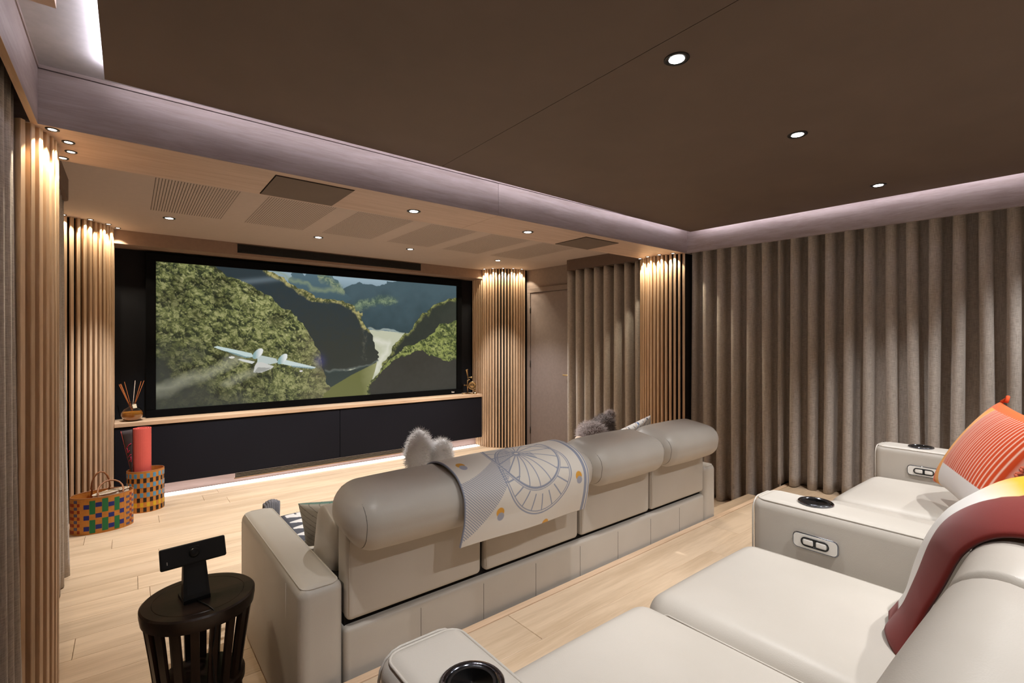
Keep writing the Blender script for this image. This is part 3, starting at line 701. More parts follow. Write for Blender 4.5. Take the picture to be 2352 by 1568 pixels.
# ------------------------------------------------------------------ sofas
def piping(parent, pts, r=.0028, closed=False, m=None, name='piping'):
    return MB().tube(pts, r, 6, closed).obj(name, m or M_leather, parent, True)
def rrect(x0, x1, y0, y1, r, n=5):
    P = []
    for cx, cy, a in ((x1 - r, y1 - r, 0), (x0 + r, y1 - r, 90), (x0 + r, y0 + r, 180), (x1 - r, y0 + r, 270)):
        for k in range(n + 1): t = R_(a + 90 * k / n); P.append((cx + r * math.cos(t), cy + r * math.sin(t)))
    return P
def arm(sofa, x0, x1, a, depth, side, extras):
    hx = (x1 - x0) / 2; xc = (x0 + x1) / 2; r = .034
    t = soft('arm', M_leather, (xc, depth / 2, a / 2 + .02), (hx, depth / 2, a / 2 - .02), r, sofa, puff=(.004, 0, .004), k=5, n=8)
    zt = a / 2 - .02
    piping(t, [(x - xc, y - depth / 2, zt - .006) for x, y in rrect(x0 + .012, x1 - .012, .012, depth - .012, .03)], closed=True)
    fr_ = [(x, depth / 2 - .004, z) for x, z in ([(-hx + .006, -zt + .03), (-hx + .006, zt - .05)] + [(-hx + .046 - .04 * math.cos(q), zt - .05 + .044 * math.sin(q)) for q in (.4, .8, 1.2, 1.57)] +
                                               [(hx - .046 + .04 * math.cos(q), zt - .05 + .044 * math.sin(q)) for q in (1.57, 1.2, .8, .4)] + [(hx - .006, zt - .05), (hx - .006, -zt + .03)])]
    piping(t, fr_)
    piping(t, [(0 - hx - .001, -depth / 2 + .16, -zt + .02), (-hx - .001, -depth / 2 + .16, zt - .03)], .0009, m=M_stitch, name='stitch_line')
    if 'cup' in extras:
        cy = .785 - depth / 2
        MB().lathe([(.052, .0005), (.052, .004), (.049, .0065), (.041, .005), (.040, -.001)], 36).obj('cup_holder_ring', M_chrome, t, True, (0, cy, zt + .003))
        MB().lathe([(.041, .0042), (.036, .0046), (.030, .0036), (0, .0034)], 30).obj('cup_well', M_blackpl, t, True, (0, cy, zt + .003))
    for sgn in ([-1] if 'ctl_l' in extras else []) + ([1] if 'ctl_r' in extras else []):
        cz = .505 - a / 2 - .02; cy = .755 - depth / 2
        cp = MB().prism(rrect(-.062, .062, -.0215, .0215, .012), -.006, .006).obj('control_plate', M_foil, t, False, (sgn * (hx + .005), cy, cz), (PI / 2, 0, PI / 2))
        cp.rotation_euler = (0, 0, 0)
        cp.data.transform(Matrix(((0, 0, 1, 0), (1, 0, 0, 0), (0, 1, 0, 0), (0, 0, 0, 1))))
        piping(cp, [(sgn * .003, y, z) for y, z in rrect(-.0635, .0635, -.023, .023, .0135)], .0022, True, M_chrome, 'chrome_rim')
        piping(cp, [(sgn * .0072, y, z) for y, z in rrect(-.038, .038, -.0125, .0125, .012)], .0024, True, M_blackpl, 'button_surround')
        for q in (-.0185, .0185):
            soft('button', M_foil, (sgn * .0075, q, 0), (.0025, .0145, .0085), .0024, cp, k=2, n=2)
        boxo('button_bridge', M_blackpl, sgn * .0072 - .001, sgn * .0072 + .001, -.006, .006, -.010, .010, cp)
    return t
def squeeze(H, r):
    def f(P, u):
        a = abs(P[0]); e = H - .004 - r
        b = a * (H - .022) / e if a < e else (H - .022) + (a - e) / r * .022
        P[0] = math.copysign(b, P[0]); return P
    return f
def recliner_sofa(name, label, loc, rotz, arms, seats, a, seat_z, length, depth=.96, back_pitch=None):
    s = thing(name, label, 'sofa', loc, rotz)
    for (x0, x1, side, ex) in arms: arm(s, x0, x1, a, depth, side, ex)
    groups = {}
    for i, (x0, x1, gidx) in enumerate(seats): groups.setdefault(gidx, []).append((x0, x1))
    for g, L in groups.items():
        x0, x1 = L[0][0], L[-1][1]
        b = soft('base', M_leather, ((x0 + x1) / 2, .42, .225), ((x1 - x0) / 2 - .003, .42, .19), .016, s, k=3, n=8)
        n = int(round((x1 - x0) / .29))
        for k in range(1, n):
            xx = (x0 - x1) / 2 + (x1 - x0) * k / n
            piping(b, [(xx, -.4205, -.18), (xx, -.4207, .165), (xx, -.40, .1903)], .0008, m=M_seam, name='stitch_line')
        boxo('inner_frame', M_dark, x0 + .01, x1 - .01, .03, .35, .40, .56, s)
    for (x0, x1, g) in seats:
        xc, hw = (x0 + x1) / 2, (x1 - x0) / 2
        sc = soft('seat', M_leather, (xc, .635, seat_z - .085), (hw - .002, .345, .085), .062, s, puff=(0, .008, .020), k=5, n=8)
        piping(sc, [(-hw + .010, -.30, .055), (-hw + .008, .26, .056), (-hw + .012, .32, .03), (-hw + .02, .338, -.02)], .0022)
        piping(sc, [(hw - .010, -.30, .055), (hw - .008, .26, .056), (hw - .012, .32, .03), (hw - .02, .338, -.02)], .0022)
        soft('footrest', M_leather, (xc, .885, .21), (hw - .004, .05, .15), .03, s, k=3, n=4)
        sh_ = soft('back_shell', M_leather, (xc, .050, .625), (hw - .010, .050, .190), .020, s, puff=(0, .006, 0), k=3, n=6)
        for sg in (-1, 1):
            piping(sh_, [(sg * (hw - .018), -.044, -.17), (sg * (hw - .018), -.047, .17)], .0022, name='piping')
        soft('back_cushion', M_leather, (xc, .270, .535), (hw - .006, .115, .225), .075, s, puff=(0, .012, 0), rot=(R_(16), 0, 0), k=4, n=6, fn=squeeze(hw - .002, .075))
        hr = soft('headrest', M_leather, (xc, .022, .792), (hw - .004, .148, .092), .080, s, puff=(.016, .004, .016), rot=(R_(9), 0, 0), k=6, n=8)
        for sg in (-1, 1):
            rr = math.sqrt(.080 ** 2 - .046 ** 2); hx_ = hw - .004
            piping(hr, [(sg * (hx_ - .034 + .016 * (1 - (y / .15) ** 2) * (1 - (z / .095) ** 2)), y, z) for y, z in rrect(-.068 - rr, .068 + rr, -.012 - rr, .012 + rr, rr, 7)], .0013, True, M_seam, 'seam')
    return s
pit = .585
sofa1 = recliner_sofa('recliner_sofa', 'long pale grey leather sofa on the lower floor, seen from behind', (.43, 1.652, 0), math.atan(.0165),
    [(0, .145, -1, ()), (2.485, 2.63, 1, ())], [(.145 + pit * i, .145 + pit * (i + 1), 0) for i in range(4)], .59, .45, 2.63)
sofa2 = recliner_sofa('recliner_sofa', 'pale grey leather sofa with cup holders on the raised platform in the foreground', (.34, -.15, HP), math.atan(.006),
    [(0, .17, -1, ('cup', 'ctl_r')), (1.375, 1.54, 0, ('cup', 'ctl_l', 'ctl_r')), (2.735, 2.91, 1, ('cup', 'ctl_l'))],
    [(.17, .7725, 0), (.7725, 1.375, 0), (1.54, 2.1375, 1), (2.1375, 2.735, 1)], .605, .452, 2.91)

# ------------------------------------------------------------------ throw over the headrest
def resample(path, n):
    P = [Vector((p[0], p[1])) for p in path]; d = [0]
    # smooth with Catmull-Rom
    Q = []
    for i in range(len(P) - 1):
        p0, p1, p2, p3 = P[max(0, i - 1)], P[i], P[i + 1], P[min(len(P) - 1, i + 2)]
        for k in range(12):
            t = k / 12; Q.append(.5 * ((2 * p1) + (p2 - p0) * t + (2 * p0 - 5 * p1 + 4 * p2 - p3) * t * t + (3 * p1 - p0 - 3 * p2 + p3) * t ** 3))
    Q.append(P[-1])
    for i in range(1, len(Q)): d.append(d[-1] + (Q[i] - Q[i - 1]).length)
    L = d[-1]; out = []; j = 0
    for i in range(n + 1):
        s = L * i / n
        while j < len(Q) - 2 and d[j + 1] < s: j += 1
        t = (s - d[j]) / max(1e-9, d[j + 1] - d[j]); out.append(Q[j].lerp(Q[j + 1], min(1, t)))
    return out, L
def headrest_throw():
    path = [(1.520, .640), (1.508, .70), (1.500, .78), (1.512, .835), (1.560, .885), (1.640, .912), (1.72, .912), (1.79, .885), (1.835, .83), (1.845, .76)]
    nq, npx = 320, 400; pts, L = resample(path, nq); Wd = .67; x0 = .965
    V = []; cx = []; cq = []
    for j, p in enumerate(pts):
        for i in range(npx + 1):
            f = i / npx; x = x0 + Wd * f
            wob = .004 * math.sin(f * 9 + j * .02)
            hang = max(0, 1 - j / 40.0)
            V.append((x - .010 * hang * (1 - f), p.x - .006 * hang * math.sin(f * 5) + .0165 * (x - .43) + wob * .3, p.y + wob * .4 - hang * .004 * f)); cx.append(Wd * f); cq.append(L * j / nq)
    F = [(j * (npx + 1) + i, j * (npx + 1) + i + 1, (j + 1) * (npx + 1) + i + 1, (j + 1) * (npx + 1) + i) for j in range(nq) for i in range(npx)]
    o = mesh_obj('throw_blanket', V, F, M_print, None, True)
    x = np.array(cx); q = np.array(cq); cream = np.array(hexl('dcd5ca')); blue = np.array(hexl('9196a6')); org = np.array(hexl('dba03e')); grey = np.array(hexl('a0a1ad'))
    C = np.ones((len(x), 3)) * cream
    def put(m, c):
        t = np.asarray(m, float)[:, None]; C[:] = C * (1 - t) + np.asarray(c) * t
    AA = .0016
    sm = lambda d, w_: np.clip((w_ - d) / AA + .5, 0, 1)
    # hatched wave
    lo = .02 + (x / .30) ** 1.4 * .30; hi = .235 + (x / .30) ** 1.6 * .16
    ph = ((x * .9 + q) * 95) % 1; hat = np.clip((.25 - np.abs(ph - .5)) * 8 + .5, 0, 1)
    put((x < .33) * (q > lo) * (q < hi) * hat, blue)
    put((x > .2) * (x < .42) * (q > .27 + .05 * np.sin((x - .2) * 14)) * (q < .33) * hat, blue)
    def ring(cxx, cqq, ra, rb, w_, lim=None):
        d = np.hypot((x - cxx) / ra, (q - cqq) / rb); put(sm(np.abs(d - 1) * min(ra, rb), w_), blue)
    ring(.385, .235, .184, .184, .0028); ring(.385, .235, .174, .174, .0020)
    for t in np.arange(190, 355, 20):
        c, s_ = math.cos(R_(t)), math.sin(R_(t)); dx, dq = x - .385, q - .235
        along = dx * c + dq * s_; off = np.abs(-dx * s_ + dq * c)
        put(sm(off, .0028) * (along > .105) * (along < .172), blue)
    ins = np.hypot((x - .375) / .166, (q - .335) / .178)
    put((ins < 1.06) & (ins > .97) & (q < .335), cream)
    ring(.375, .335, .166, .178, .0040); ring(.375, .335, .174, .187, .0016)
    hx, hq = .345, .335
    for t in range(0, 360, 20):
        c, s_ = math.cos(R_(t)), math.sin(R_(t)); dx, dq = x - hx, q - hq
        along = dx * c + dq * s_; off = np.abs(-dx * s_ + dq * c + .10 * along * (along - .17) * 3)
        put(sm(off, .0024) * (along > .012) * (ins < 1), blue)
    put(sm(np.hypot(x - hx, q - hq), .014), blue); put(sm(np.hypot((x - hx) / 1.5, q - hq), .007), cream)
    for (ax, aq) in ((.165, .10), (.605, .165), (.055, .33), (.42, -.004), (.30, .55), (.52, .52)):
        put(sm(np.hypot(x - ax, q - aq), .019), org); put(sm(np.hypot(x - ax - .003, q - aq + .018), .0165), grey)
    put((x > .637) & (x < .654), blue); put((x > .660) & (x < .668), blue); put(x < .004, blue); put(x > .668, cream)
    colors(o, C)
    m = o.modifiers.new('thickness', 'SOLIDIFY'); m.thickness = .007; m.offset = 1
    tag(o, 'cream throw blanket with blue-grey wheel drawing and orange dots over a sofa headrest', 'blanket')
headrest_throw()

# ------------------------------------------------------------------ cushions
def pillow(label, P0, Pa, Pb, thick, colfn, n=40, name='cushion', pinch=.06, sag=0.0):
    """P0 corner, Pa / Pb its neighbours; face normal = (Pa-P0)x(Pb-P0)"""
    P0, Pa, Pb = Vector(P0), Vector(Pa), Vector(Pb); ea, eb = Pa - P0, Pb - P0; nn = ea.cross(eb).normalized()
    V = []; idx = {}; C = []
    cen = P0 + (ea + eb) * .5
    for side in (1, -1):
        for i in range(n + 1):
            for j in range(n + 1):
                a, b = i / n, j / n; border = i in (0, n) or j in (0, n)
                if border and side == -1: idx[(side, i, j)] = idx[(1, i, j)]; continue
                A, B = 2 * a - 1, 2 * b - 1
                pull_a = A * (1 - pinch * (1 - B * B)); pull_b = B * (1 - pinch * (1 - A * A))
                h = thick * ((1 - A ** 2) * (1 - B ** 2)) ** .42
                p = cen + ea * .5 * pull_a + eb * .5 * pull_b + nn * h * side - Vector((0, 0, sag * (1 - A * A) * (1 - B * B)))
                idx[(side, i, j)] = len(V); V.append(p - cen); C.append(colfn(a, b, side))
    F = []
    for side in (1, -1):
        for i in range(n):
            for j in range(n):
                q = [idx[(side, i, j)], idx[(side, i + 1, j)], idx[(side, i + 1, j + 1)], idx[(side, i, j + 1)]]
                if len(set(q)) == 4: F.append(tuple(q if side > 0 else q[::-1]))
    o = mesh_obj(name, V, F, M_print, None, True, cen); colors(o, np.array(C)); tag(o, label, 'cushion'); return o, ea, eb, nn, cen
c_or, c_ye, c_rd, c_wh = hexl('e8642a'), hexl('f5a645'), hexl('cf4a1e'), hexl('e6e0dd')
c_ln = hexl('f6cdb8')
def orange_col(a, b, s):
    if a < .16 and b < .13: return c_or
    if a > .93 or (a > .86 and b < .12): return c_or
    if b < .25: return c_ye
    if a < .23: return c_wh
    f = (b - .25) / .75; k = (f ** .9 * 24) % 1
    return c_ln if k < .26 else c_rd
oc, ea, eb, nn, cen = pillow('orange and red cushion with fine pale stripes on the rear sofa', (2.72, .52, .80), (2.77, .32, 1.155), (2.41, .335, .755), .085, orange_col, 120)
mb = MB(); 
for k in range(34):
    f = k / 33; A = 2 * f - 1; p = eb * .5 * (1 - .06 * (1 - A * A)) + ea * .5 * A
    d = ea.normalized(); side = nn * .006 * (1 if k % 2 else -1)
    mb.tube([p - d * .006 - side, p + d * .006 + side], .0055, 6)
mb.obj('twisted_edge_cord', mat('cord_red_white', hexl('e2775a'), .9), oc, True)
MB().tube([ea * .5 - eb * .49 + Vector((0, 0, 0)), ea * .55 - eb * .50 + nn * .01, ea * .57 - eb * .46, ea * .52 - eb * .42], .007, 8).obj('corner_loop', mat('loop_orange', hexl('dd4f22'), .9), oc, True)
c_be, c_gr, c_bd = hexl('a59e92'), hexl('2f6d60'), hexl('6d675e')
def beige_col(a, b, s):
    if a > .992 or b < .012: return c_gr
    if s > 0 and .90 < a < .92: return c_gr
    if (a * 1.0 + b * .9) * 8 % 1 < .09: return c_bd
    return c_be
pillow('beige cushion with thin stripes and green edging in the front sofa corner', (.625, 2.30, .475), (.592, 2.30, .675), (.89, 2.10, .50), .070, beige_col, 90)
c_w2, c_b2, c_o2 = hexl('e9e4dc'), hexl('3f6fae'), hexl('caa98c')
def map_col(a, b, s):
    k = (a * .8 + b * 1.1 + .05 * math.sin(9 * b))
    m = (k * 6) % 1
    if .10 < m < .16: return c_o2
    if .30 < m < .36: return c_b2 if (k * 6) % 2 > 1 else hexl('3a3f55')
    if .36 < m < .45 and math.sin(b * 140) > .7: return hexl('3a3f55')
    if m > .75 and math.sin(a * 90) * math.sin(b * 90) > .75: return hexl('6a6a70')
    return c_w2
pillow('white cushion with blue and tan line drawing beyond the front sofa headrest', (2.36, 2.04, .80), (2.755, 1.99, .905), (2.42, 2.10, .47), .065, map_col, 80)
def tri_col(a, b, s):
    if a < .05 or b < .04: return hexl('4a4d57')
    if a < .13: return (hexl('4a4d57') if (b * 7) % 1 < .12 else hexl('efeeee'))
    x, y = (a - .13) / .87 * 4, b * 4; fx, fy = x % 1, y % 1
    return hexl('565964') if fy < fx else hexl('efeeee')
tb, *_ = pillow('folded white throw with dark triangle pattern lying on the left front seat', (.60, 2.66, .515), (.60, 2.36, .475), (1.02, 2.66, .515), .022, tri_col, 90, 'patterned_throw', .01)
tb['category'] = 'blanket'
# knotted rope tassel hanging at the corner of that throw
ts = thing('rope_tassel', 'dark grey knotted rope tassel beyond the front end of the left sofa arm', 'tassel', (.535, 2.655, .50))
Mrope = mat('rope_grey', hexl('4c4e58'), .95)
v_ = coords(Mrope, (90, 90, 90)); wv = nd(Mrope, 'ShaderNodeTexWave'); wv.inputs['Scale'].default_value = 6; lk(Mrope, v_, wv.inputs['Vector'])
lk(Mrope, ramp(Mrope, wv.outputs['Fac'], [(.35, hexl('2c2e38')), (.7, hexl('a9a9b0'))]), bsdf(Mrope).inputs['Base Color'])
for k in range(7):
    a = -.9 + 1.8 * k / 6
    MB().tube([(.01 + .045 * k / 6, 0, -.06), (.004 + .05 * k / 6, .004, .0), (.0 + .058 * (k / 6), .012, .055 + .036 * math.cos(a)), (.0 + .066 * (k / 6), .05, .055 + .036 * math.cos(a)), (.0 + .066 * k / 6, .075, .0)], .0078, 7).obj('strand', Mrope, ts, True)

# ------------------------------------------------------------------ fur toys
def blob(name, m, parent, c, h, rot=None, k=16, wob=0.03, seed=1):
    bm = bmesh.new(); bmesh.ops.create_icosphere(bm, subdivisions=4, radius=1.0); r = random.Random(seed); o_ = [r.uniform(0, 6) for _ in range(3)]
    for v in bm.verts:
        p = v.co; s = 1 + wob * (math.sin(p.x * 5 + o_[0]) + math.sin(p.y * 6 + o_[1]) + math.sin(p.z * 5 + o_[2]))
        v.co = Vector((p.x * h[0] * s, p.y * h[1] * s, p.z * h[2] * s))
    return from_bm(name, bm, m, parent, True, c, rot)
def fur(parent_obj, m, count, length, rad, seed, bend=.4):
    me = parent_obj.data; r = random.Random(seed); V = []; F = []; polys = me.polygons; n = len(polys)
    for _ in range(count):
        p = polys[r.randrange(n)]; c = Vector(p.center); nr = Vector(p.normal)
        t = Vector((r.uniform(-1, 1), r.uniform(-1, 1), r.uniform(-1, 1))); d = (nr + t * bend).normalized(); s = d.orthogonal().normalized() * rad; s2 = d.cross(s).normalized() * rad
        L = length * r.uniform(.5, 1.2); k = len(V); b = c - nr * .003; mid = b + d * L * .6; tip = b + d * L + t * L * .15
        V += [b + s, b - s, mid + s * .7, mid - s * .7, tip]; F += [(k, k + 1, k + 3, k + 2), (k + 2, k + 3, k + 4)]
    o = mesh_obj('fur', V, F, m, parent_obj); o['kind'] = 'stuff'; return o
Mwf = mat('white_fur', (.90, .88, .86), .9, sheen=.3); Mgf = mat('grey_fur', (.24, .19, .17), .9, sheen=.2); Mgf2 = mat('grey_fur_tips', (.56, .47, .44), .9, sheen=.2); Mcr = mat('cream_plush', (.72, .56, .42), .9)
bun = thing('plush_rabbit', 'white fluffy plush rabbit with two upright ears behind the front sofa headrest', 'plush toy', (1.075, 2.03, .45))
p = blob('body', Mwf, bun, (-.05, .03, .13), (.115, .10, .15), seed=2); fur(p, Mwf, 2500, .022, .0009, 3)
p = blob('head', Mwf, bun, (.015, .02, .30), (.105, .085, .085), seed=3); fur(p, Mwf, 2200, .02, .0009, 4)
p = blob('ear', Mwf, bun, (-.022, .0, .435), (.064, .042, .098), seed=4); fur(p, Mwf, 3400, .024, .0009, 5)
p = blob('ear', Mwf, bun, (.083, -.015, .405), (.054, .040, .082), seed=6); fur(p, Mwf, 2800, .024, .0009, 7)
gt = thing('plush_toy', 'shaggy grey-brown plush animal with cream muzzle behind the front sofa headrest', 'plush toy', (2.24, 2.02, .45))
p = blob('body', Mgf, gt, (.0, 0, .20), (.11, .10, .20), seed=12); fur(p, Mgf2, 2500, .026, .0011, 13, .8)
p = blob('head', Mgf, gt, (-.025, .0, .385), (.095, .08, .075), seed=13); fur(p, Mgf2, 3600, .030, .0012, 14, .9)
p = blob('hump', Mgf, gt, (.075, .0, .42), (.065, .06, .07), seed=14); fur(p, Mgf, 3000, .030, .0012, 15, .8)
p = blob('ear', Mgf, gt, (.125, -.005, .475), (.030, .025, .045), seed=15, rot=(0, .5, 0)); fur(p, Mgf2, 1200, .024, .0011, 16, .8)
blob('muzzle', Mcr, gt, (-.115, .02, .355), (.032, .03, .028), seed=17); blob('paw', Mcr, gt, (-.13, .0, .30), (.022, .02, .045), seed=18)

# ------------------------------------------------------------------ blanket draped over the rear sofa back
def fold_blanket():
    path = [(.292, .712), (.268, .77), (.250, .84), (.220, .925), (.193, .974), (.150, 1.012), (.09, 1.030), (.02, 1.042), (-.03, 1.08), (-.09, 1.158), (-.17, 1.168)]
    nq, npx = 110, 80; pts, L = resample(path, nq); V = []; q_ = []; x_ = []
    for j in range(nq + 1):
        p = pts[j]; a = pts[max(0, j - 1)]; b = pts[min(nq, j + 1)]; t = (b - a).normalized(); nrm = Vector((-t.y, t.x))
        if nrm.x < 0 and j < nq * .6: nrm = -nrm
        nrm = Vector((t.y, -t.x))
        f = j / nq; xs0 = 1.305 + .015 * math.sin(f * 5); xs1 = 1.60 + .13 * min(1, f * 3)
        for i in range(npx + 1):
            g = i / npx; x = xs0 + (xs1 - xs0) * g
            th = .006 + .060 * min(1, g / .5) ** .8 + .012 * math.sin(min(1, g / .34) * PI) ** .8 - (.030 * ((g - .5) / .5) ** 2 if g > .5 else 0)
            if g > .97: th -= (g - .97) * .3
            th += .004 * math.sin(f * 17 + g * 6)
            V.append((x, p.x + nrm.x * -th * -1, p.y + nrm.y * -th * -1)); q_.append(f); x_.append(g)
    F = [(j * (npx + 1) + i, j * (npx + 1) + i + 1, (j + 1) * (npx + 1) + i + 1, (j + 1) * (npx + 1) + i) for j in range(nq) for i in range(npx)]
    o = mesh_obj('throw_blanket', V, F, M_print, None, True)
    q = np.array(q_); x = np.array(x_); C = np.ones((len(q), 3)) * np.array(hexl('ece8e2'))
    yv = np.clip((q - (.44 - .12 * (x - .5))) * 14, 0, 1)[:, None]
    C = C * (1 - yv) + np.array(hexl('eeb10f')) * yv
    C[(x < .34 + .03 * np.sin(q * 14)) ] = np.array(hexl('7b2a24')); C[(q < .05) & (x < .55)] = np.array(hexl('7b2a24'))
    colors(o, C); m = o.modifiers.new('thickness', 'SOLIDIFY'); m.thickness = .010; m.offset = -1
    tag(o, 'white, yellow and maroon wool blanket draped over the rear sofa backrest', 'blanket')
    mb = MB(); Vv = [Vector(v) for v in V]
    for j in range(2, nq - 1, 2):
        e = Vv[j * (npx + 1) + npx]; a = Vv[j * (npx + 1) + npx - 5]; mb.tube([e + Vector((.001, 0, .0)), a.lerp(e, .5) + Vector((0, .002, .003)), a + Vector((0, .002, .003))], .0011, 5)
    mb.obj('edge_stitching', mat('tan_thread', hexl('b98f4a'), .9), o, True)
fold_blanket()

# ------------------------------------------------------------------ side table + control tablet
stl = thing('side_table', 'dark-stained round slatted wooden side table beside the front sofa arm', 'side table', (.195, 2.045, .012))
TR = .174
MB().lathe([(0, .487), (TR - .037, .487), (TR - .0355, .4855), (TR - .034, .487), (TR - .006, .487), (TR, .482), (TR, .466), (TR - .004, .44), (TR - .03, .44), (TR - .03, .462), (0, .462)], 72).obj('table_top', M_wenge, stl, 'auto')
def prof(z): return .124 + (.158 - .124) * abs((z - .18) / .26) ** 1.15
NS = 18
for k in range(NS):
    t = 2 * PI * k / NS; c, s = math.cos(t), math.sin(t); hw = .0125; V = []; F = []
    zs = [.175 + (.445 - .175) * i / 6 for i in range(7)]
    for z in zs:
        r = prof(z)
        for (dr_, dt) in ((.006, -hw), (.006, hw), (-.006, hw), (-.006, -hw)):
            V.append(((r + dr_) * c - dt * s, (r + dr_) * s + dt * c, z))
    for i in range(6):
        for q in range(4): F.append((i * 4 + q, i * 4 + (q + 1) % 4, i * 4 + 4 + (q + 1) % 4, i * 4 + 4 + q))
    F += [(3, 2, 1, 0), (24, 25, 26, 27)]
    mesh_obj('slat', V, F, M_wengez, stl)
MB().lathe([(0, .165), (.13, .165), (.142, .17), (.142, .195), (.135, .20), (0, .20)], 48).obj('waist_shelf', M_wenge, stl, 'auto')
for k in range(NS):
    t = 2 * PI * (k + .5) / NS; c, s = math.cos(t), math.sin(t); hw = .0125; V = []; F = []
    zs = [.025 + (.17 - .025) * i / 3 for i in range(4)]
    for z in zs:
        r = prof(z) - .002
        for (dr_, dt) in ((.006, -hw), (.006, hw), (-.006, hw), (-.006, -hw)): V.append(((r + dr_) * c - dt * s, (r + dr_) * s + dt * c, z))
    for i in range(3):
        for q in range(4): F.append((i * 4 + q, i * 4 + (q + 1) % 4, i * 4 + 4 + (q + 1) % 4, i * 4 + 4 + q))
    mesh_obj('slat', V, F, M_wengez, stl)
MB().lathe([(.13, -.012), (.168, -.012), (.168, .028), (.16, .034), (.13, .03), (.13, -.012)], 48).obj('base_ring', M_wenge, stl, 'auto')
tab = thing('control_tablet', 'black control tablet on a stand on top of the side table, seen from behind', 'tablet', (.180, 2.045, .499), R_(6))
bs = [( -.040, -.045), (.040, -.045), (.043, .035), (-.043, .035)]
MB().prism(bs, 0, .012).obj('stand_base', M_blackpl, tab)
mb = MB(); mb.add([(-.040, -.040, .012), (.040, -.040, .012), (.040, .0, .012), (-.040, .0, .012), (-.034, -.004, .125), (.034, -.004, .125), (.034, .018, .125), (-.034, .018, .125)],
                  [(3, 2, 1, 0), (4, 5, 6, 7), (0, 1, 5, 4), (1, 2, 6, 5), (2, 3, 7, 6), (3, 0, 4, 7)]); mb.obj('stand_neck', M_blackpl, tab)
mb = MB(); mb.add([(-.029, -.0385, .024), (.029, -.0385, .024), (.025, -.0105, .108), (-.025, -.0105, .108)], [(0, 1, 2, 3)]); mb.obj('stand_inlay', M_blackpl2, tab, loc=(0, -.0006, 0))
dsp = soft('display', M_blackpl2, (0, .012, .150), (.100, .007, .036), .0065, tab, rot=(R_(-24), 0, 0), k=3, n=3)
boxo('status_light', M_foil, -.081, -.079, -.0076, -.0068, -.020, -.010, dsp)
for k in range(7): boxo('logo_mark', mat('logo_grey%d' % k, (.06, .06, .06), .6), -.012 + k * .0042, -.0095 + k * .0042, -.0074, -.0069, .019, .0225, dsp)
MB().lathe([(0, .0), (.016, 0), (.016, .006), (.012, .010), (0, .010)], 20).obj('hinge_knob', M_blackpl, dsp, True, (0, -.006, .0), (PI / 2, 0, 0))
MB().tube([(.0, -.044, .004), (.006, -.075, .005), (.018, -.11, .004), (.026, -.150, .002), (.030, -.168, -.012), (.026, -.172, -.06), (.020, -.150, -.14), (.028, -.150, -.24), (.05, -.165, -.30), (.08, -.19, -.38), (.10, -.25, -.483)], .0022, 6).obj('cable', M_blackpl, tab, True)

# ------------------------------------------------------------------ baskets, mat
M_tan = flat('tan_leather', (.62, .25, .045), .55, .08, 60)
M_handle = flat('handle_leather', (.30, .12, .045), .5)
def pm(n, h): 
    return mat('inlay_' + n, hexl(h), .55)
I_g, I_b, I_r, I_p, I_k, I_s, I_y, I_w = pm('green', '1f7a4a'), pm('blue', '1d2b86'), pm('red', '9c3a17'), pm('purple', '5d5775'), pm('black', '231a1a'), pm('sky', '5b9cc4'), pm('yellow', 'ddb92a'), pm('trim', 'c98f5a')
def oval_wall(a, b, h, th, n=72):
    mb = MB(); V = []; F = []
    for k in range(n):
        t = 2 * PI * k / n; c, s = math.cos(t), math.sin(t)
        V += [(a * c, b * s, 0), (a * c, b * s, h), ((a - th) * c, (b - th) * s, h), ((a - th) * c, (b - th) * s, .006)]
    for k in range(n):
        j = (k + 1) % n
        for q in range(3): F.append((k * 4 + q, j * 4 + q, j * 4 + q + 1, k * 4 + q + 1))
    F.append(tuple(k * 4 for k in range(n))[::-1]); F.append(tuple(k * 4 + 3 for k in range(n)))
    return mb.add(V, F)
def inlay(parent, a, b, t0, t1, z0, z1, m, off=.0012):
    V = []; F = []; n = 4; z0 += .001; z1 -= .001
    for i in range(n + 1):
        t = t0 + (t1 - t0) * i / n; c, s = math.cos(t), math.sin(t)
        V += [((a + off) * c, (b + off) * s, z0), ((a + off) * c, (b + off) * s, z1), ((a - .001) * c, (b - .001) * s, z1), ((a - .001) * c, (b - .001) * s, z0)]
    for i in range(n):
        for q in range(4): F.append((i * 4 + q, i * 4 + 4 + q, i * 4 + 4 + (q + 1) % 4, i * 4 + (q + 1) % 4))
    F += [(0, 1, 2, 3), (n * 4 + 3, n * 4 + 2, n * 4 + 1, n * 4)]
    mesh_obj('woven_strip', V, F, m, parent)
A1, B1, H1 = .184, .125, .262
bk = thing('oval_basket', 'low oval orange leather basket woven with green and blue strips on the floor', 'basket', (-.160, 4.775, .0), R_(3))
oval_wall(A1, B1, H1, .005).obj('basket_wall', M_tan, bk, False)
piping(bk, [((A1 - .0025) * math.cos(t), (B1 - .0025) * math.sin(t), H1) for t in [2 * PI * k / 60 for k in range(60)]], .0032, True, M_handle, 'rim_binding')
def tx(f): return -math.acos(max(-1, min(1, f)))      # front side angle from x/a
def cxp(p): return (p - 534) / 424.0
cols = [(285, 358, 'b0'), (358, 436, 'g0'), (436, 520, 'b1'), (520, 603, 'g1'), (603, 682, 'b0'), (682, 753, 'g0'), (753, 812, 'b1')]
rows_b = {'b0': ((.70, .83), (.40, .53), (.10, .23)), 'b1': ((.74, .87), (.44, .57), (.13, .26))}
rows_g = {'g0': ((.55, .93), (.03, .40)), 'g1': ((.58, .96), (.06, .42))}
for (p0, p1, kd) in cols:
    for (z0, z1) in (rows_b.get(kd) or rows_g[kd]):
        inlay(bk, A1, B1, tx(cxp(p0 + 2)), tx(cxp(p1 - 2)), z0 * H1, z1 * H1, I_b if kd[0] == 'b' else I_g)
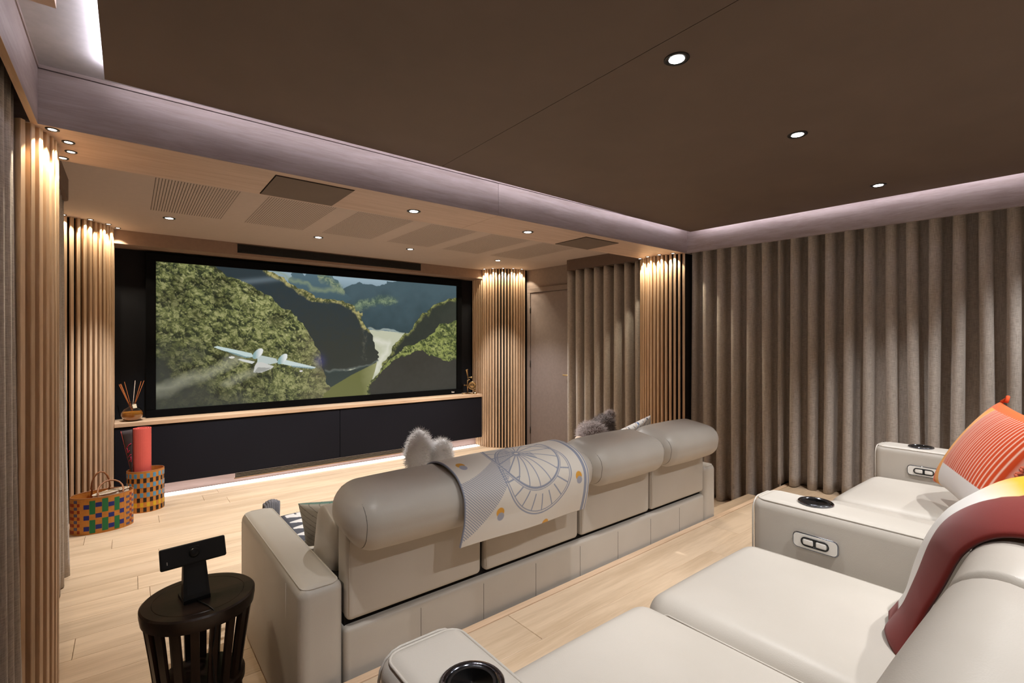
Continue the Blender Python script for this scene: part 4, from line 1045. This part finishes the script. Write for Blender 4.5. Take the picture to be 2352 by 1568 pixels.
for k in range(5):
    z = .04 + k * .185
    inlay(bk, A1, B1, tx(-.985), tx(cxp(165)), z * H1, (z + .09) * H1, I_r); inlay(bk, A1, B1, tx(cxp(165)), tx(cxp(205)), (z + .092) * H1, (z + .18) * H1, I_p); inlay(bk, A1, B1, tx(cxp(205)), tx(cxp(236)), z * H1, (z + .09) * H1, I_r)
for k in range(6):
    z = .04 + k * .155
    inlay(bk, A1, B1, tx(cxp(845)), tx(cxp(892)), z * H1, (z + .075) * H1, I_p); inlay(bk, A1, B1, tx(cxp(892)), tx(cxp(922)), (z + .06) * H1, (z + .14) * H1, I_r); inlay(bk, A1, B1, tx(cxp(922)), tx(cxp(948)), z * H1, (z + .08) * H1, I_p)
inlay(bk, A1, B1, tx(cxp(813)), tx(cxp(819)), 0, H1, I_w)
def loop(parent, x0, x1, y, h, lean, m=M_handle):
    pts = [(x0, y, H1 - .06), (x0 + .004, y + lean * .1, H1 + .01)]
    for k in range(9):
        a = PI - PI * k / 8; pts.append(((x0 + x1) / 2 + (x1 - x0) / 2 * math.cos(a), y + lean * (.35 + .65 * math.sin(a)), H1 + .02 + h * math.sin(a)))
    pts += [(x1 - .004, y + lean * .1, H1 + .01), (x1, y, H1 - .06)]
    MB().tube(pts, .006, 8).obj('handle', m, parent, True)
loop(bk, -.065, .045, .098, .125, -.02); loop(bk, -.03, .12, -.085, .06, .12)
for i, (dx, dy, rz, lab) in enumerate(((.02, .0, .5, 'cream-edged speckled woven slipper lying on top in the low basket'), (.075, .045, .35, 'cream-edged speckled woven slipper lying behind the other in the low basket'))):
    sl = thing('woven_slipper', lab, 'slipper', (-.160 + dx, 4.775 + dy, .155), rz, 'slippers in the basket')
    soft('sole', flat('slipper_cream%d' % i, (.62, .52, .38), .9), (0, 0, .055), (.085, .034, .055), .03, sl, k=3, n=3)
    soft('upper', flat('slipper_speckle%d' % i, (.33, .24, .15), .9, .7, 180), (.015, 0, .10), (.062, .027, .014), .012, sl, k=3, n=3)
    piping(sl, [(.085 * math.cos(t), .034 * math.sin(t), .105) for t in [2 * PI * k / 30 for k in range(30)]], .005, True, mat('slipper_edge%d' % i, (.7, .62, .5), .9), 'edging')
A2, B2, H2 = .127, .105, .335
b2 = thing('oval_basket', 'tall oval orange leather basket with light blue, black and yellow checks holding a rolled mat', 'basket', (.105, 5.085, 0), R_(2))
oval_wall(A2, B2, H2, .005).obj('basket_wall', M_tan, b2)
piping(b2, [((A2 - .0025) * math.cos(t), (B2 - .0025) * math.sin(t), H2) for t in [2 * PI * k / 60 for k in range(60)]], .003, True, M_handle, 'rim_binding')
rowsq = [('s', 0), ('k', 1), ('s', 0), ('k', 1), ('s', 0), ('k', 1), ('y', 0), ('k', 1)]
nC = 20
for ri, (cname, ph) in enumerate(rowsq):
    z1 = H2 * (.955 - ri * .118); z0 = z1 - H2 * .112
    mm = {'s': I_s, 'k': I_k, 'y': I_y}[cname]
    for c in range(nC):
        if (c + ph) % 2 == 0:
            t0 = -PI - .15 + (PI + .3) * c / nC; t1 = -PI - .15 + (PI + .3) * (c + 1) / nC; inlay(b2, A2, B2, t0, t1, z0, z1, mm)
mt = thing('yoga_mat', 'rolled coral red yoga mat standing in the tall basket', 'yoga mat', (.078, 5.085, .008))
M_coral = flat('coral_foam', hexl('e8695f'), .85, .04, 200); M_matgrey = flat('mat_inner_grey', hexl('4a4143'), .85)
V = []; F = []; n = 90; Hm = .672; th = .0055
for i in range(n + 1):
    t = 2.9 * 2 * PI * i / n; r = .026 + (.0705 - .026) * i / n
    c, s = math.cos(t + 2.6), math.sin(t + 2.6)
    V += [(r * c, r * s, 0), (r * c, r * s, Hm), ((r - th) * c, (r - th) * s, Hm), ((r - th) * c, (r - th) * s, 0)]
for i in range(n):
    for q in range(4): F.append((i * 4 + q, i * 4 + 4 + q, i * 4 + 4 + (q + 1) % 4, i * 4 + (q + 1) % 4))
F += [(0, 1, 2, 3), (n * 4 + 3, n * 4 + 2, n * 4 + 1, n * 4)]
mesh_obj('roll', V, F, M_coral, mt)
mb = MB(); 
def flap_pt(f, z): w_ = .072 * max(0, (z - .30) / (Hm - .30)) ; return (-.062 - w_ * f, -.035 - .02 * f * (1 - f) + .03 * f, z - .012 * f)
V = []; F = []
for j in range(13):
    z = .28 + (Hm - .28) * j / 12
    for i in range(7):
        x, y, zz = flap_pt(i / 6, z); V.append((x, y, zz))
for j in range(12):
    for i in range(6): F.append((j * 7 + i, j * 7 + i + 1, j * 7 + i + 8, j * 7 + i + 7))
fo = mesh_obj('loose_flap', V, F, M_matgrey, mt, True); so = fo.modifiers.new('thickness', 'SOLIDIFY'); so.thickness = .005; so.offset = 0
MB().tube([flap_pt(1, .28 + (Hm - .28) * j / 12) for j in range(13)], .0032, 6).obj('flap_edge', M_coral, mt, True)
M_script = mat('pink_script', hexl('c42a52'), .8)
for (f0, z0, f1, z1) in ((.15, .56, .8, .53), (.75, .53, .75, .49), (.4, .505, .6, .495), (.2, .47, .75, .455), (.3, .43, .8, .42), (.3, .41, .3, .455)):
    a = Vector(flap_pt(f0, z0)) + Vector((0, -.0035, 0)); b = Vector(flap_pt(f1, z1)) + Vector((0, -.0035, 0)); MB().tube([a, (a + b) / 2 + Vector((0, 0, .006)), b], .0035, 5).obj('script_mark', M_script, mt, True)

# ------------------------------------------------------------------ reed diffuser, brass instrument, doorstop
rd = thing('reed_diffuser', 'round glass reed diffuser with amber oil at the left end of the shelf', 'reed diffuser', (.018, 5.44, .70))
M_glass = mat('clear_glass', (1, 1, 1), .02, trans=1.0, ior=1.45); M_oil = mat('amber_oil', (.95, .42, .05), .02, trans=.6, ior=1.40)
MB().lathe([(0, .0), (.045, 0), (.066, .018), (.080, .05), (.078, .075), (.060, .108), (.030, .128), (.020, .138), (.019, .155), (.026, .162), (.026, .166), (.016, .165), (.016, .138), (.028, .124), (.056, .105), (.0745, .075), (.0765, .05), (.063, .021), (.043, .005), (0, .005)], 48).obj('bottle', M_glass, rd, True)
MB().lathe([(0, .0058), (.0425, .0058), (.0625, .0218), (.0758, .05), (.0738, .075), (.066, .088), (0, .088)], 48).obj('oil', M_oil, rd, True)
M_reed = mat('reed_tan', hexl('b9682f'), .7); M_reed2 = mat('reed_pale', hexl('e2cdb8'), .7)
for i, (dx, top, dy) in enumerate(((-.092, .325, .0), (-.085, .328, .02), (-.078, .330, -.01), (-.055, .345, .03), (.020, .355, .0), (.062, .345, .02), (.082, .352, -.02))):
    MB().tube([(-dx * .25, -dy * .3, .02), (dx, dy, top)], .0021, 6).obj('reed', M_reed2 if i == 4 else M_reed, rd, True)
boxo('paper_tag', mat('tag_paper', (.70, .62, .45), .8), -.014, .014, -.001, .001, -.018, .018, rd, loc=(.016, -.040, .132), rot=(R_(-20), R_(-12), 0))
ms = thing('brass_instrument', 'antique brass microscope-like instrument on the right end of the shelf', 'ornament', (3.545, 5.46, .70), R_(-38))
mb = MB(); mb.lathe([(0, 0), (.012, 0), (.014, .006), (.007, .014), (.007, .09), (.011, .095), (.011, .105), (.008, .11), (.008, .16), (.011, .165), (.013, .178), (.006, .19), (0, .19)], 20); mb.obj('post', M_oldbrass, ms, True)
for a in (100, 215, 325): MB().tube([(0, 0, .012), (.05 * math.cos(R_(a)), .05 * math.sin(R_(a)), .010), (.085 * math.cos(R_(a)), .085 * math.sin(R_(a)), .005)], [.007, .006, .0055], 8).obj('foot', M_oldbrass, ms, True)
mb = MB(); mb.lathe([(0, 0), (.009, 0), (.010, .01), (.008, .02), (.011, .06), (.014, .105), (.020, .118), (.020, .124), (.014, .124), (.012, .11), (0, .10)], 20); mb.obj('eyepiece_tube', M_oldbrass, ms, True, (.006, 0, .205), (0, R_(-9), 0))
mb = MB(); mb.tube([(-.045, 0, .118), (.05, 0, .118)], .0045, 8); mb.tube([(.0, 0, .185), (.03, 0, .192)], .008, 8); mb.obj('cross_arm', M_oldbrass, ms, True)
MB().lathe([(0, -.006), (.010, -.006), (.012, 0), (.010, .006), (0, .006)], 16).obj('knob', M_oldbrass, ms, True, (-.045, 0, .118), (0, PI / 2, 0))
mb = MB(); mb.tube([(.018, 0, .222), (.048, 0, .222)], .004, 8); mb.lathe([(0, -.012), (.004, -.012), (.008, -.01), (.008, .01), (0, .01)], 12, (.05, 0, .222)); mb.obj('focus_screw', M_brass, ms, True)
mb = MB(); mb.lathe([(0, .010), (.012, .014), (.020, .008), (.034, .006), (.042, .010), (.052, .012), (.055, .006), (.052, -.006), (.0, -.008)], 36); mb.obj('lens_wheel', M_oldbrass, ms, True, (.062, -.02, .115), (PI / 2, 0, R_(8)))
mb = MB(); mb.lathe([(0, 0), (.028, 0), (.028, .012), (.016, .018), (.012, .05), (.020, .06), (0, .062)], 20); mb.obj('side_stand', M_oldbrass, ms, True, (.098, 0, 0))
ds = thing('door_stop', 'small dark metal doorstop on the floor by the right slat column', 'doorstop', (3.80, 4.93, 0))
MB().lathe([(0, 0), (.024, 0), (.025, .004), (.025, .03), (.022, .034), (.018, .044), (.008, .052), (0, .053)], 24).obj('body', M_hinge, ds, True)
MB().lathe([(.0253, .008), (.0258, .008), (.0258, .024), (.0253, .024)], 24).obj('band', M_louver, ds, True)
try: scene.cycles.use_denoising = True; scene.cycles.diffuse_bounces = 5; scene.cycles.adaptive_threshold = .04; scene.cycles.adaptive_min_samples = 16
except Exception: pass
for m in (M_screen, M_lens, M_lenspin):
    try: m.cycles.emission_sampling = 'NONE'
    except Exception: pass
